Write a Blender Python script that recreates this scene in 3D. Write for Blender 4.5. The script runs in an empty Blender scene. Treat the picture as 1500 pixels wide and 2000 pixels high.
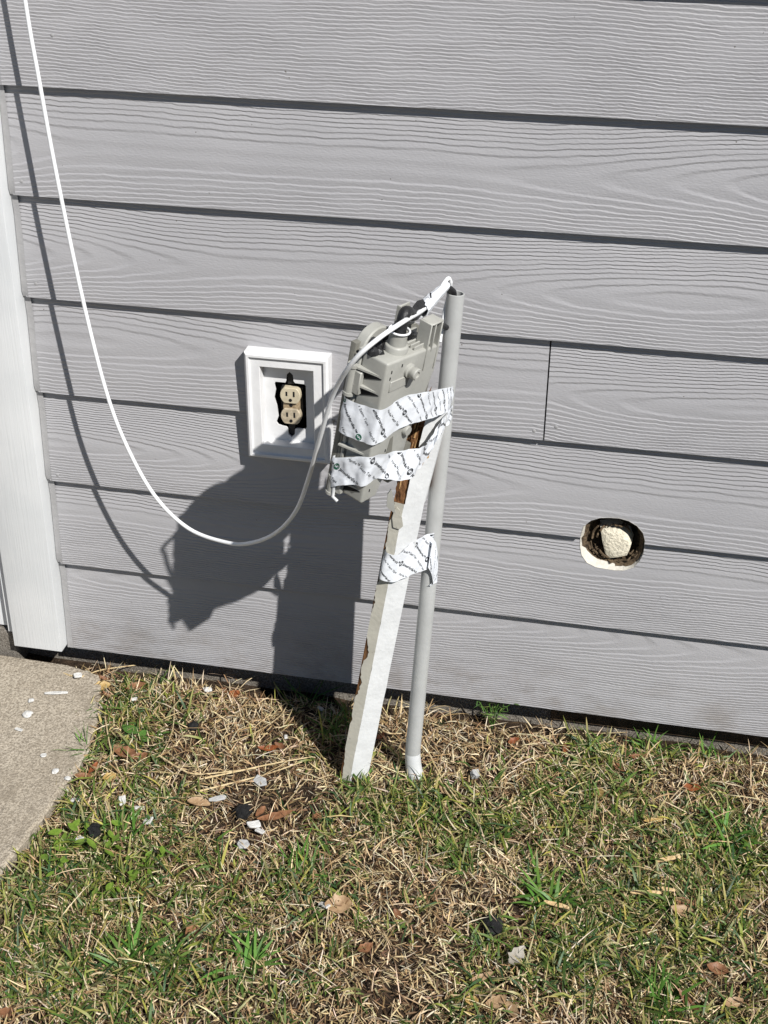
import bpy, bmesh, math, random
import numpy as np
from mathutils import Vector, Matrix, noise as mnoise

rng = np.random.default_rng(7)
random.seed(7)
S = bpy.context.scene
COL = S.collection

# ------------------------------------------------------------------ camera
CAM = Vector((0.0, -2.10453, 1.65042))
YAW, PITCH, ROLL, FPX = -0.20363, 0.51632, 0.00448, 2755.789
_f = Vector((math.sin(YAW) * math.cos(PITCH), math.cos(YAW) * math.cos(PITCH), -math.sin(PITCH)))
_r0 = Vector((math.cos(YAW), -math.sin(YAW), 0))
_u0 = _r0.cross(_f)
_r = _r0 * math.cos(ROLL) + _u0 * math.sin(ROLL)
_u = -_r0 * math.sin(ROLL) + _u0 * math.cos(ROLL)
cd = bpy.data.cameras.new('camera')
cam = bpy.data.objects.new('camera', cd)
COL.objects.link(cam)
cam.matrix_world = Matrix(((_r.x, _u.x, -_f.x, CAM.x), (_r.y, _u.y, -_f.y, CAM.y), (_r.z, _u.z, -_f.z, CAM.z), (0, 0, 0, 1)))
cd.sensor_fit = 'HORIZONTAL'
cd.sensor_width = 36
cd.lens = FPX / 1500 * 36
cd.clip_start = 0.05
cd.clip_end = 500
S.camera = cam

# ------------------------------------------------------------------ light
SUN = Vector((1.05, -1.0, 1.36)).normalized()
EL = math.asin(SUN.z)
AZ = math.atan2(SUN.x, SUN.y)
w = bpy.data.worlds.new('World')
S.world = w
w.use_nodes = True
nt = w.node_tree
sky = nt.nodes.new('ShaderNodeTexSky')
sky.sky_type = 'NISHITA'
sky.sun_disc = False
sky.sun_elevation = EL
sky.sun_rotation = AZ
bg = nt.nodes['Background']
nt.links.new(sky.outputs[0], bg.inputs[0])
bg.inputs[1].default_value = 0.05
sky.air_density = 0.7
sky.dust_density = 0.0
sky.altitude = 0
sl = bpy.data.lights.new('sun', 'SUN')
sl.energy = 5.0
sl.angle = math.radians(0.53)
sl.color = (1.0, 0.975, 0.94)
so = bpy.data.objects.new('sun', sl)
COL.objects.link(so)
so.rotation_euler = (-SUN).to_track_quat('-Z', 'Y').to_euler()
so.location = SUN * 20
S.view_settings.view_transform = 'Standard'
S.view_settings.look = 'None'
S.view_settings.gamma = 1
S.view_settings.exposure = 0.32
S.render.engine = 'CYCLES'
S.cycles.max_bounces = 6
S.cycles.diffuse_bounces = 3
S.cycles.glossy_bounces = 2
S.cycles.transmission_bounces = 3


# pixel (of the 1500 x 2000 survey photo) + a depth -> a point of the place
def ray(px, py):
    return _f + _r * ((px - 750) / FPX) - _u * ((py - 1000) / FPX)


def at(px, py, d):          # point d metres in front of the siding plane
    v = ray(px, py)
    return CAM + v * ((-d - CAM.y) / v.y)


def gnd(px, py, z=0.0):
    v = ray(px, py)
    return CAM + v * ((z - CAM.z) / v.z)


def hit(px, py, p0, n):
    v = ray(px, py)
    return CAM + v * ((p0 - CAM).dot(n) / v.dot(n))


# ------------------------------------------------------------------ helpers
def tag(o, label=None, cat=None, group=None, kind=None):
    if label: o['label'] = label
    if cat: o['category'] = cat
    if group: o['group'] = group
    if kind: o['kind'] = kind
    return o


def empty(name, loc, label=None, cat=None, group=None):
    o = bpy.data.objects.new(name, None)
    o.empty_display_size = 0.02
    COL.objects.link(o)
    o.location = loc
    return tag(o, label, cat, group)


def link(name, me, mat, parent=None):
    o = bpy.data.objects.new(name, me)
    COL.objects.link(o)
    if mat is not None and not me.materials:
        me.materials.append(mat)
    if parent is not None:
        o.parent = parent
    return o


def root_of(o):
    while o.parent is not None:
        o = o.parent
    return o


class MB:
    """collects geometry in world coordinates and links it as one mesh object"""
    def __init__(s):
        s.bm = bmesh.new()

    def poly(s, pts):
        try:
            return s.bm.faces.new([s.bm.verts.new(p) for p in pts])
        except ValueError:
            return None

    def hull_grid(s, rings, closed=True, caps=True):
        vs = [[s.bm.verts.new(p) for p in r] for r in rings]
        n = len(vs[0])
        for i in range(len(vs) - 1):
            for j in range(n if closed else n - 1):
                k = (j + 1) % n
                s.bm.faces.new((vs[i][j], vs[i][k], vs[i + 1][k], vs[i + 1][j]))
        if caps and closed:
            s.bm.faces.new(list(reversed(vs[0])))
            s.bm.faces.new(vs[-1])
        return s

    def box(s, lo, hi, bev=0.0, seg=1, fr=None):
        m = bmesh.new()
        bmesh.ops.create_cube(m, size=1)
        for v in m.verts:
            v.co = Vector([(lo[i] + hi[i]) / 2 + v.co[i] * (hi[i] - lo[i]) for i in range(3)])
        if bev:
            bmesh.ops.bevel(m, geom=list(m.edges), offset=bev, segments=seg, affect='EDGES', profile=0.6)
        s.merge(m, fr)
        return s

    def merge(s, m, fr=None):
        mp = {}
        for v in m.verts:
            mp[v] = s.bm.verts.new(fr(v.co) if fr else v.co)
        for f in m.faces:
            try:
                s.bm.faces.new([mp[v] for v in f.verts])
            except ValueError:
                pass
        m.free()

    def prism(s, pts, off, bev=0.0, seg=1, fr=None):
        """pts: closed 3D outline, off: extrusion vector"""
        m = bmesh.new()
        off = Vector(off)
        a = [m.verts.new(Vector(p)) for p in pts]
        b = [m.verts.new(Vector(p) + off) for p in pts]
        m.faces.new(a)
        m.faces.new(list(reversed(b)))
        n = len(a)
        for i in range(n):
            k = (i + 1) % n
            m.faces.new((a[i], b[i], b[k], a[k]))
        bmesh.ops.recalc_face_normals(m, faces=m.faces)
        if bev:
            bmesh.ops.bevel(m, geom=list(m.edges), offset=bev, segments=seg, affect='EDGES', profile=0.6)
        s.merge(m, fr)
        return s

    def tube(s, path, rad, n=10, caps=True, ell=1.0):
        P = [Vector(p) for p in path]
        rings = []
        up = None
        for i, p in enumerate(P):
            t = (P[min(i + 1, len(P) - 1)] - P[max(i - 1, 0)]).normalized()
            if up is None:
                up = t.orthogonal().normalized()
            up = (up - t * up.dot(t)).normalized()
            side = t.cross(up)
            R = rad[i] if hasattr(rad, '__len__') else rad
            rings.append([p + up * (math.cos(a) * R) + side * (math.sin(a) * R * ell) for a in [2 * math.pi * k / n for k in range(n)]])
        s.hull_grid(rings, True, caps)
        return s

    def lathe(s, c, axis, prof, n=20):
        """prof: list of (radius, height along axis)"""
        axis = Vector(axis).normalized()
        x = axis.orthogonal().normalized()
        y = axis.cross(x)
        c = Vector(c)
        rings = [[c + axis * h + (x * math.cos(a) + y * math.sin(a)) * max(r, 1e-5) for a in [2 * math.pi * k / n for k in range(n)]] for r, h in prof]
        s.hull_grid(rings, True, True)
        return s

    def build(s, name, mat, parent=None, smooth=None, recalc=True):
        if recalc:
            bmesh.ops.recalc_face_normals(s.bm, faces=s.bm.faces)
        if parent is not None:
            l = root_of(parent).location
            for v in s.bm.verts:
                v.co -= l
        me = bpy.data.meshes.new(name)
        s.bm.to_mesh(me)
        s.bm.free()
        if smooth is not None:
            me.polygons.foreach_set('use_smooth', [True] * len(me.polygons))
            me.set_sharp_from_angle(angle=math.radians(smooth))
        return link(name, me, mat, parent)


def catmull(P, m=6):
    P = [Vector(p) for p in P]
    out = []
    for i in range(len(P) - 1):
        a, b, c, d = P[max(i - 1, 0)], P[i], P[i + 1], P[min(i + 2, len(P) - 1)]
        for k in range(m):
            t = k / m
            out.append(0.5 * ((2 * b) + (c - a) * t + (2 * a - 5 * b + 4 * c - d) * t * t + (3 * b - a - 3 * c + d) * t ** 3))
    out.append(P[-1])
    return out


def nz(x, y, z=0.0):
    return mnoise.noise(Vector((x, y, z)))


# ------------------------------------------------------------------ node helpers
class E:
    """tiny expression wrapper over math nodes"""
    def __init__(s, nt, sock): s.nt, s.s = nt, sock

    def op(s, o, *others, clamp=False):
        n = s.nt.nodes.new('ShaderNodeMath')
        n.operation = o
        n.use_clamp = clamp
        for i, q in enumerate((s,) + others):
            if isinstance(q, E): s.nt.links.new(q.s, n.inputs[i])
            else: n.inputs[i].default_value = q
        return E(s.nt, n.outputs[0])

    def __add__(s, o): return s.op('ADD', o)
    def __sub__(s, o): return s.op('SUBTRACT', o)
    def __mul__(s, o): return s.op('MULTIPLY', o)
    def __truediv__(s, o): return s.op('DIVIDE', o)
    def sqrt(s): return s.op('SQRT')
    def frac(s): return s.op('FRACT')
    def abs(s): return s.op('ABSOLUTE')

    def smooth(s, a, b, lo=0.0, hi=1.0):
        n = s.nt.nodes.new('ShaderNodeMapRange')
        n.interpolation_type = 'SMOOTHSTEP'
        s.nt.links.new(s.s, n.inputs[0])
        for i, v in enumerate((a, b, lo, hi)): n.inputs[i + 1].default_value = v
        return E(s.nt, n.outputs[0])


def combine(nt, x, y, z):
    n = nt.nodes.new('ShaderNodeCombineXYZ')
    for i, q in enumerate((x, y, z)):
        if isinstance(q, E): nt.links.new(q.s, n.inputs[i])
        else: n.inputs[i].default_value = q
    return n.outputs[0]


def noise_n(nt, vec, scale, detail=2.0, rough=0.5, dims='3D'):
    n = nt.nodes.new('ShaderNodeTexNoise')
    n.noise_dimensions = dims
    n.inputs['Scale'].default_value = scale
    n.inputs['Detail'].default_value = detail
    n.inputs['Roughness'].default_value = rough
    if vec is not None: nt.links.new(vec, n.inputs['Vector'])
    return E(nt, n.outputs['Fac'])


def mixc(nt, fac, a, b, blend='MIX'):
    n = nt.nodes.new('ShaderNodeMix')
    n.data_type = 'RGBA'
    n.blend_type = blend
    n.clamp_factor = True
    for q, i in ((fac, 0), (a, 6), (b, 7)):
        if isinstance(q, E): nt.links.new(q.s, n.inputs[i])
        elif isinstance(q, bpy.types.NodeSocket): nt.links.new(q, n.inputs[i])
        elif i == 0: n.inputs[0].default_value = q
        else: n.inputs[i].default_value = (*q, 1)
    return n.outputs[2]


def bump(nt, h, dist, strength=1.0, prev=None):
    b = nt.nodes.new('ShaderNodeBump')
    b.inputs['Distance'].default_value = dist
    b.inputs['Strength'].default_value = strength
    nt.links.new(h.s if isinstance(h, E) else h, b.inputs['Height'])
    if prev is not None: nt.links.new(prev, b.inputs['Normal'])
    return b.outputs[0]


def newmat(name, col=(0.5, 0.5, 0.5), rough=0.6, spec=0.35):
    m = bpy.data.materials.new(name)
    m.use_nodes = True
    n = m.node_tree
    p = n.nodes['Principled BSDF']
    p.inputs['Base Color'].default_value = (*col, 1)
    p.inputs['Roughness'].default_value = rough
    p.inputs['Specular IOR Level'].default_value = spec
    tc = n.nodes.new('ShaderNodeTexCoord')
    return m, n, p, tc.outputs['Object']


def simple(name, col, rough=0.55, spec=0.35, var=0.12, vs=40.0, bs=300.0, bd=0.0004):
    """paint / plastic / metal with slight mottling, grime and fine relief"""
    m, n, p, oc = newmat(name, col, rough, spec)
    f = noise_n(n, oc, vs, 5, 0.6).smooth(0.3, 0.75)
    dk = tuple(c * (1 - var * 1.6) for c in col)
    n.links.new(mixc(n, f, dk, tuple(min(1, c * (1 + var * 0.3)) for c in col)), p.inputs['Base Color'])
    rr = noise_n(n, oc, vs * 2.3, 3).smooth(0.2, 0.8, rough - 0.08, rough + 0.12)
    n.links.new(rr.s, p.inputs['Roughness'])
    n.links.new(bump(n, noise_n(n, oc, bs, 4), bd), p.inputs['Normal'])
    return m


# ------------------------------------------------------------------ materials
def make_siding():
    m, n, p, oc = newmat('siding_paint', (0.38, 0.375, 0.37), 0.55, 0.4)
    sp = n.nodes.new('ShaderNodeSeparateXYZ')
    n.links.new(oc, sp.inputs[0])
    x, z = E(n, sp.outputs[0]), E(n, sp.outputs[2])

    def attr(a):
        t = n.nodes.new('ShaderNodeAttribute')
        t.attribute_type = 'OBJECT'
        t.attribute_name = a
        return E(n, t.outputs['Fac'])
    z0, sd, cnt = attr('grain_center'), attr('grain_seed'), attr('grain_count') * 1.15
    wob = (noise_n(n, combine(n, x * 16 + sd, z * 30 + sd * 5, 0.0), 1.0, 3, 0.62, '2D') - 0.5) * 0.0070
    wob2 = (noise_n(n, combine(n, x * 2.2 + sd * 3, z * 3, 0.0), 1.0, 0, 0.5, '2D') - 0.5) * 0.03
    zz = (z - z0 + wob + wob2) / 0.075
    X = noise_n(n, combine(n, x * 0.8 + sd * 7, sd, 0.0), 1.0, 0, 0.4, '2D').smooth(0.2, 0.8, 0.42, 1.15)
    r = (zz * zz + X * X).sqrt()
    f = (r * cnt).frac()
    saw = f.smooth(0.64, 1.0) - f
    # lines fade in and out along the board
    amp = noise_n(n, combine(n, x * 7 + sd, z * 60, 0.0), 1.0, 1, 0.6, '2D').smooth(0.28, 0.62, 0.60, 1.0)
    fine = noise_n(n, combine(n, x * 150, z * 380, 0.0), 1.0, 1, 0.6, '2D')
    n.links.new(bump(n, saw * amp + fine * 0.24, 0.00135), p.inputs['Normal'])
    d1 = noise_n(n, oc, 3.0, 2, 0.6).smooth(0.3, 0.7)
    c = mixc(n, d1, (0.338, 0.333, 0.342), (0.366, 0.360, 0.368))
    speck = noise_n(n, oc, 160, 1, 0.5).smooth(0.80, 0.84)
    c = mixc(n, speck, c, (0.12, 0.11, 0.10))
    # mud splash and dust along the lowest course
    mud = (z.smooth(0.13, 0.0) * noise_n(n, combine(n, x * 9, z * 14, 0.0), 1.0, 4, 0.7, '2D').smooth(0.40, 0.75))
    c = mixc(n, mud * 0.45, c, (0.17, 0.14, 0.11))
    n.links.new(c, p.inputs['Base Color'])
    return m


def make_trim():
    m, n, p, oc = newmat('trim_paint', (0.7, 0.71, 0.7), 0.5, 0.4)
    sp = n.nodes.new('ShaderNodeSeparateXYZ')
    n.links.new(oc, sp.inputs[0])
    x, y, z = (E(n, sp.outputs[i]) for i in range(3))
    g = noise_n(n, combine(n, (x + y) * 260, 0.0, z * 7), 1.0, 4, 0.6)
    n.links.new(bump(n, g, 0.0012, 0.55), p.inputs['Normal'])
    c = mixc(n, noise_n(n, oc, 5, 5).smooth(0.35, 0.7), (0.60, 0.615, 0.62), (0.68, 0.69, 0.69))
    n.links.new(c, p.inputs['Base Color'])
    return m


def make_concrete(name, a, b, dark):
    m, n, p, oc = newmat(name, a, 0.9, 0.2)
    grit = noise_n(n, oc, 240, 3, 0.75)
    c = mixc(n, noise_n(n, oc, 9, 5, 0.65).smooth(0.32, 0.68), a, b)
    c = mixc(n, grit.smooth(0.36, 0.66), dark, c)
    c = mixc(n, noise_n(n, oc, 700, 2).smooth(0.62, 0.72), c, (0.62, 0.56, 0.47))
    c = mixc(n, noise_n(n, oc, 14, 5, 0.72).smooth(0.52, 0.75, 0, 0.8), c, dark)
    n.links.new(c, p.inputs['Base Color'])
    nr = bump(n, grit, 0.0035, 0.8)
    nr = bump(n, noise_n(n, oc, 40, 5), 0.006, 0.5, nr)
    n.links.new(nr, p.inputs['Normal'])
    return m


def make_soil():
    m, n, p, oc = newmat('soil', (0.08, 0.055, 0.038), 0.95, 0.15)
    c = mixc(n, noise_n(n, oc, 45, 6, 0.7).smooth(0.3, 0.7), (0.018, 0.012, 0.008), (0.075, 0.05, 0.032))
    c = mixc(n, noise_n(n, oc, 260, 3).smooth(0.66, 0.72), c, (0.32, 0.25, 0.17))
    n.links.new(c, p.inputs['Base Color'])
    n.links.new(bump(n, noise_n(n, oc, 120, 6, 0.7), 0.012), p.inputs['Normal'])
    return m


def make_leafy(name, trans=0.3, rough=0.5):
    """thin plant matter, tint stored per blade"""
    m = bpy.data.materials.new(name)
    m.use_nodes = True
    n = m.node_tree
    p = n.nodes['Principled BSDF']
    out = n.nodes['Material Output']
    at_ = n.nodes.new('ShaderNodeAttribute')
    at_.attribute_name = 'tint'
    n.links.new(at_.outputs['Color'], p.inputs['Base Color'])
    p.inputs['Roughness'].default_value = rough
    p.inputs['Specular IOR Level'].default_value = 0.3
    t = n.nodes.new('ShaderNodeBsdfTranslucent')
    n.links.new(at_.outputs['Color'], t.inputs['Color'])
    mx = n.nodes.new('ShaderNodeMixShader')
    mx.inputs[0].default_value = trans
    n.links.new(p.outputs[0], mx.inputs[1])
    n.links.new(t.outputs[0], mx.inputs[2])
    n.links.new(mx.outputs[0], out.inputs['Surface'])
    return m


def make_leaf(name, a, b, trans=0.2, vein=True, rough=0.5):
    m, n, p, oc = newmat(name, a, rough, 0.35)
    c = mixc(n, noise_n(n, oc, 90, 5, 0.65).smooth(0.3, 0.7), a, b)
    n.links.new(c, p.inputs['Base Color'])
    n.links.new(bump(n, noise_n(n, oc, 260, 4), 0.001, 0.6), p.inputs['Normal'])
    t = n.nodes.new('ShaderNodeBsdfTranslucent')
    n.links.new(c, t.inputs['Color'])
    mx = n.nodes.new('ShaderNodeMixShader')
    mx.inputs[0].default_value = trans
    n.links.new(p.outputs[0], mx.inputs[1])
    n.links.new(t.outputs[0], mx.inputs[2])
    n.links.new(mx.outputs[0], n.nodes['Material Output'].inputs['Surface'])
    return m


def make_wood(name, a, b, dark, stretch=(1, 1, 0.07), sc=160):
    m, n, p, oc = newmat(name, a, 0.85, 0.2)
    mp = n.nodes.new('ShaderNodeMapping')
    mp.inputs['Scale'].default_value = stretch
    n.links.new(oc, mp.inputs['Vector'])
    v = mp.outputs[0]
    g = noise_n(n, v, sc, 5, 0.7)
    c = mixc(n, g.smooth(0.35, 0.65), a, b)
    c = mixc(n, noise_n(n, v, sc * 0.6, 5, 0.75).smooth(0.52, 0.66), c, dark)
    n.links.new(c, p.inputs['Base Color'])
    n.links.new(bump(n, g, 0.006), p.inputs['Normal'])
    return m


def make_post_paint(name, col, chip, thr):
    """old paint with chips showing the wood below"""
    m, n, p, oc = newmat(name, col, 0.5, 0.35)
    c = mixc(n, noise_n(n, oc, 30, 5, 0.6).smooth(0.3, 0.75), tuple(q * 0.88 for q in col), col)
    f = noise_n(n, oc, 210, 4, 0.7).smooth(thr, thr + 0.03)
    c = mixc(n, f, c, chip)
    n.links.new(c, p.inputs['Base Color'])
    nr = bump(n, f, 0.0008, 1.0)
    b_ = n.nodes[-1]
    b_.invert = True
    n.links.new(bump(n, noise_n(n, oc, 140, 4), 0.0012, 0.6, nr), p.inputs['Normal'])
    return m


M = {}
M['siding'] = make_siding()
M['trim'] = make_trim()
M['caulk'] = simple('caulk', (0.325, 0.32, 0.32), 0.5, 0.4, 0.05, 60, 90, 0.001)
M['backing'] = simple('sheathing', (0.10, 0.07, 0.045), 0.9, 0.1, 0.3, 60, 150, 0.002)
M['slab'] = make_concrete('driveway_concrete', (0.41, 0.355, 0.275), (0.50, 0.44, 0.35), (0.22, 0.185, 0.14))
M['foundation'] = make_concrete('foundation_concrete', (0.20, 0.18, 0.155), (0.27, 0.245, 0.21), (0.10, 0.088, 0.072))
M['soil'] = make_soil()
M['blade'] = make_leafy('grass_blade', 0.30, 0.45)
M['straw'] = make_leafy('straw', 0.15, 0.6)
M['white_pvc'] = simple('white_pvc', (0.70, 0.70, 0.70), 0.45, 0.4, 0.05, 30, 120, 0.0004)
M['abs'] = simple('grey_beige_plastic', (0.375, 0.372, 0.338), 0.36, 0.45, 0.09, 25, 200, 0.00025)
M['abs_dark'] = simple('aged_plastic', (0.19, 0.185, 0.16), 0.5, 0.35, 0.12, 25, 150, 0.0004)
M['black'] = simple('black_rubber', (0.018, 0.018, 0.019), 0.45, 0.4, 0.2, 60, 300, 0.0008)
M['void'] = simple('dark_box_interior', (0.012, 0.012, 0.013), 0.7, 0.2, 0.2, 60, 300, 0.0008)
M['conduit'] = simple('conduit_pvc', (0.41, 0.415, 0.405), 0.42, 0.4, 0.07, 22, 160, 0.0003)
M['conduit_clean'] = simple('conduit_fresh_pvc', (0.56, 0.57, 0.57), 0.4, 0.4, 0.08, 30, 160, 0.0003)
M['cable'] = simple('white_cable_jacket', (0.78, 0.785, 0.79), 0.35, 0.45, 0.04, 30, 120, 0.0002)
M['tape'] = simple('white_seam_tape', (0.74, 0.765, 0.80), 0.35, 0.5, 0.04, 20, 60, 0.0012)
M['ink'] = simple('black_print', (0.02, 0.022, 0.025), 0.5, 0.3, 0.1)
M['ink_green'] = simple('green_print', (0.005, 0.11, 0.055), 0.5, 0.3, 0.1)
M['ivory'] = simple('ivory_thermoset', (0.58, 0.51, 0.37), 0.35, 0.45, 0.12, 60, 200, 0.0003)
M['ivory_low'] = simple('soiled_ivory', (0.52, 0.44, 0.32), 0.5, 0.35, 0.25, 90, 200, 0.0004)
M['ivory_dirty'] = simple('stained_ivory', (0.42, 0.32, 0.20), 0.6, 0.3, 0.3, 120, 200, 0.0006)
M['foam'] = simple('cream_foam', (0.74, 0.68, 0.54), 0.85, 0.15, 0.1, 120, 200, 0.003)
M['board_core'] = simple('raw_board_edge', (0.60, 0.57, 0.50), 0.9, 0.15, 0.1, 120, 260, 0.0015)
M['fibre'] = make_wood('rotten_sheathing', (0.085, 0.06, 0.038), (0.16, 0.115, 0.07), (0.02, 0.014, 0.01), (0.3, 1, 1), 170)
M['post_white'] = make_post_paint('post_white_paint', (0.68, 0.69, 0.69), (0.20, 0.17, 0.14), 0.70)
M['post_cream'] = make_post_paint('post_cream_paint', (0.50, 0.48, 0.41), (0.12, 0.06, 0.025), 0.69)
M['rot'] = make_wood('rotten_post_wood', (0.14, 0.062, 0.026), (0.27, 0.135, 0.058), (0.035, 0.016, 0.008), (1, 1, 0.18), 210)
M['splinter'] = make_wood('fresh_splinter', (0.36, 0.20, 0.085), (0.52, 0.33, 0.15), (0.15, 0.07, 0.03))
M['bare'] = make_wood('bare_wood', (0.13, 0.065, 0.03), (0.24, 0.12, 0.05), (0.04, 0.02, 0.01))
M['chip_white'] = simple('paint_chip', (0.62, 0.61, 0.58), 0.7, 0.2, 0.15, 80, 160, 0.003)
M['chip_grey'] = simple('siding_scrap', (0.42, 0.42, 0.41), 0.75, 0.2, 0.15, 80, 160, 0.003)
M['coal'] = simple('black_clod', (0.02, 0.02, 0.02), 0.85, 0.25, 0.4, 90, 160, 0.006)
M['plastic_scrap'] = make_leaf('clear_plastic_scrap', (0.50, 0.45, 0.38), (0.66, 0.62, 0.55), 0.5, False, 0.2)
M['leaf_brown'] = make_leaf('dry_leaf_brown', (0.15, 0.065, 0.030), (0.30, 0.145, 0.07), 0.15)
M['leaf_tan'] = make_leaf('dry_leaf_tan', (0.26, 0.16, 0.085), (0.44, 0.30, 0.17), 0.15)
M['leaf_red'] = make_leaf('dry_leaf_rust', (0.15, 0.045, 0.018), (0.32, 0.10, 0.03), 0.15)
M['leaf_yellow'] = make_leaf('yellow_leaf', (0.36, 0.23, 0.075), (0.52, 0.36, 0.13), 0.2)
M['leaf_green'] = make_leaf('broad_green_leaf', (0.075, 0.17, 0.03), (0.11, 0.24, 0.045), 0.3, True, 0.35)
M['leaf_lime'] = make_leaf('lime_weed_leaf', (0.13, 0.23, 0.025), (0.22, 0.33, 0.05), 0.35, True, 0.4)
M['twig'] = make_wood('dry_stem', (0.50, 0.38, 0.20), (0.62, 0.50, 0.30), (0.28, 0.18, 0.09), (1, 1, 1), 60)
M['chipwood'] = make_wood('wood_sliver', (0.55, 0.38, 0.19), (0.66, 0.49, 0.27), (0.34, 0.2, 0.09), (1, 1, 1), 90)

# ------------------------------------------------------------------ ground
SLAB = [(-1.19, -0.010), (-1.06, -0.014), (-0.995, -0.030), (-0.950, -0.12), (-0.925, -0.25), (-0.931, -0.40), (-0.946, -0.55), (-0.962, -0.9), (-1.0, -6), (-6, -6), (-6, -0.010)]


def in_slab(x, y):
    """numpy mask: inside the driveway slab"""
    xs = np.interp(-np.asarray(y), [0.0, 0.014, 0.03, 0.12, 0.25, 0.40, 0.55, 0.9, 6.0], [-1.09, -1.06, -0.995, -0.95, -0.925, -0.931, -0.946, -0.962, -1.0])
    return np.asarray(x) < xs


def ghgt(x, y):
    h = 0.011 * nz(x * 3.1, y * 3.1, 4.0) + 0.006 * nz(x * 11, y * 11, 9.0)
    h += 0.006 * math.exp(-((y + 0.10) / 0.12) ** 2) * (1 if y < 0 else 0.5)
    q = min(1.0, max(0.0, (y + 0.045) / 0.05))
    return h - 0.002 - 0.020 * q * q * (1.0 if x > -0.98 else 0.4)


def ghv(x, y):
    return np.array([ghgt(float(a), float(b)) for a, b in zip(x, y)])


gm = MB()
xs = list(np.concatenate([[-40, -15, -6, -2.5], np.arange(-1.3, 1.21, 0.02), [2.5, 6, 15, 40]]))
ys = list(np.concatenate([[-40, -15, -6, -3], np.arange(-1.6, 0.121, 0.02), [0.4, 3, 10]]))
gv = [[gm.bm.verts.new((x, y, (ghgt(x, y) if -1.35 < x < 1.25 and -1.65 < y < 0.2 else 0.0) - (0.035 if in_slab(x + 0.03, y) and x < -0.9 and y < 0.0 else 0.0))) for x in xs] for y in ys]
for j in range(len(ys) - 1):
    for i in range(len(xs) - 1):
        gm.bm.faces.new((gv[j][i], gv[j][i + 1], gv[j + 1][i + 1], gv[j + 1][i]))
tag(gm.build('ground', M['soil'], None, 60), kind='structure')

sb = MB()
# slab: finely resampled outline so its broken edge is uneven
out = []
for i in range(len(SLAB)):
    a, b = Vector(SLAB[i]), Vector(SLAB[(i + 1) % len(SLAB)])
    k = max(1, min(30, int((b - a).length / 0.02))) if 1 <= i <= 6 else 1
    for q in range(k):
        c = a.lerp(b, q / k)
        j = 0.006 * nz(c.x * 40, c.y * 40) + 0.005 * nz(c.x * 130, c.y * 130) if 1 <= i <= 6 and q else 0
        out.append((c.x + j, c.y + j * 0.5, 0.014))
inner = [(x - 0.006 if x > -1.3 else x, y - 0.003, 0.018) for x, y, z in out]
sb.poly(inner)
n_ = len(out)
for i in range(n_):
    k = (i + 1) % n_
    sb.poly([out[i], out[k], inner[k], inner[i]])
    sb.poly([(out[i][0], out[i][1], -0.06), (out[k][0], out[k][1], -0.06), out[k], out[i]])
tag(sb.build('driveway', M['slab'], None, None), kind='structure')

# ------------------------------------------------------------------ house wall
EXPO, LAP = 0.178, 0.0125
ZB = [0.050] + [0.0656 + EXPO * k for k in range(1, 15)]
XL, XR = -1.0595, 1.9
wall = empty('house_wall', (-0.4, 0.0, 0.05), 'grey lap-siding house wall with woodgrain boards and white corner trim', 'wall')
HC = (-0.037, 0.412)      # centre of the cut hole
HOLE = []
for i in range(22):
    a = 2 * math.pi * i / 22
    rr = 0.0525 / (abs(math.cos(a)) ** 2.7 + abs(math.sin(a)) ** 2.7) ** (1 / 2.7) * (1 + 0.05 * nz(math.cos(a) * 2, math.sin(a) * 2, 3))
    HOLE.append((HC[0] + rr * 1.04 * math.cos(a), HC[1] + rr * 1.0 * math.sin(a)))


def surf_y(k, z):            # front of plank k at height z
    return LAP * (z - ZB[k]) / EXPO


def plank(k, x0, x1, seed, cen, cnt, low=(), high=()):
    """low / high: notch outlines (left to right) cut into the bottom / top edge"""
    z0, z1 = ZB[k], ZB[k + 1] + 0.028
    o2 = [(x0, z0)]
    for nt_ in low: o2 += nt_
    o2 += [(x1, z0), (x1, z1)]
    for nt_ in high: o2 += list(reversed(nt_))
    o2 += [(x0, z1)]
    b = MB()
    b.prism([(x, surf_y(k, z), z) for x, z in o2], (0, 0.0120, 0.0008))
    o = b.build('siding_plank', M['siding'], wall)
    o['grain_center'] = (z0 + cen) - wall.location.z
    o['grain_seed'] = seed
    o['grain_count'] = cnt
    return o


up_ = sorted([q for q in HOLE if q[1] > ZB[2] + 0.001], key=lambda q: q[0])
dn_ = sorted([q for q in HOLE if q[1] <= ZB[2] + 0.001], key=lambda q: math.atan2(q[1] - HC[1], q[0] - HC[0]) % (2 * math.pi) if q[1] < HC[1] else (math.pi - 0.2 if q[0] < HC[0] else 6.4))
hx0, hx1 = min(q[0] for q in HOLE), max(q[0] for q in HOLE)
N_UP = [(hx0 + 0.0005, ZB[2])] + up_ + [(hx1 - 0.0005, ZB[2])]
N_DN = [(hx0, ZB[2] + 0.028)] + dn_ + [(hx1, ZB[2] + 0.028)]
BX0, BX1, BZ0, BZ1 = -0.6690, -0.5290, 0.5260, 0.7165      # opening behind the outlet surround
N_B2 = [(BX0, ZB[3] + 0.028), (BX0, BZ0), (BX1, BZ0), (BX1, ZB[3] + 0.028)]
N_B3 = [(BX0, ZB[3]), (BX0, BZ1), (BX1, BZ1), (BX1, ZB[3])]
SPEC = {0: (3.1, 0.170, 15), 1: (11.7, 0.115, 15), 2: (5.3, 0.075, 16), 3: (8.9, 0.100, 14), 4: (17.2, 0.080, 15), 5: (23.4, 0.085, 15),
        6: (2.2, 0.215, 13), 7: (31.0, 0.06, 14), 8: (6.4, 0.09, 15), 9: (14.4, 0.05, 14), 10: (9.9, 0.12, 13), 11: (21.9, 0.1, 15), 12: (4.9, 0.07, 14)}
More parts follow.
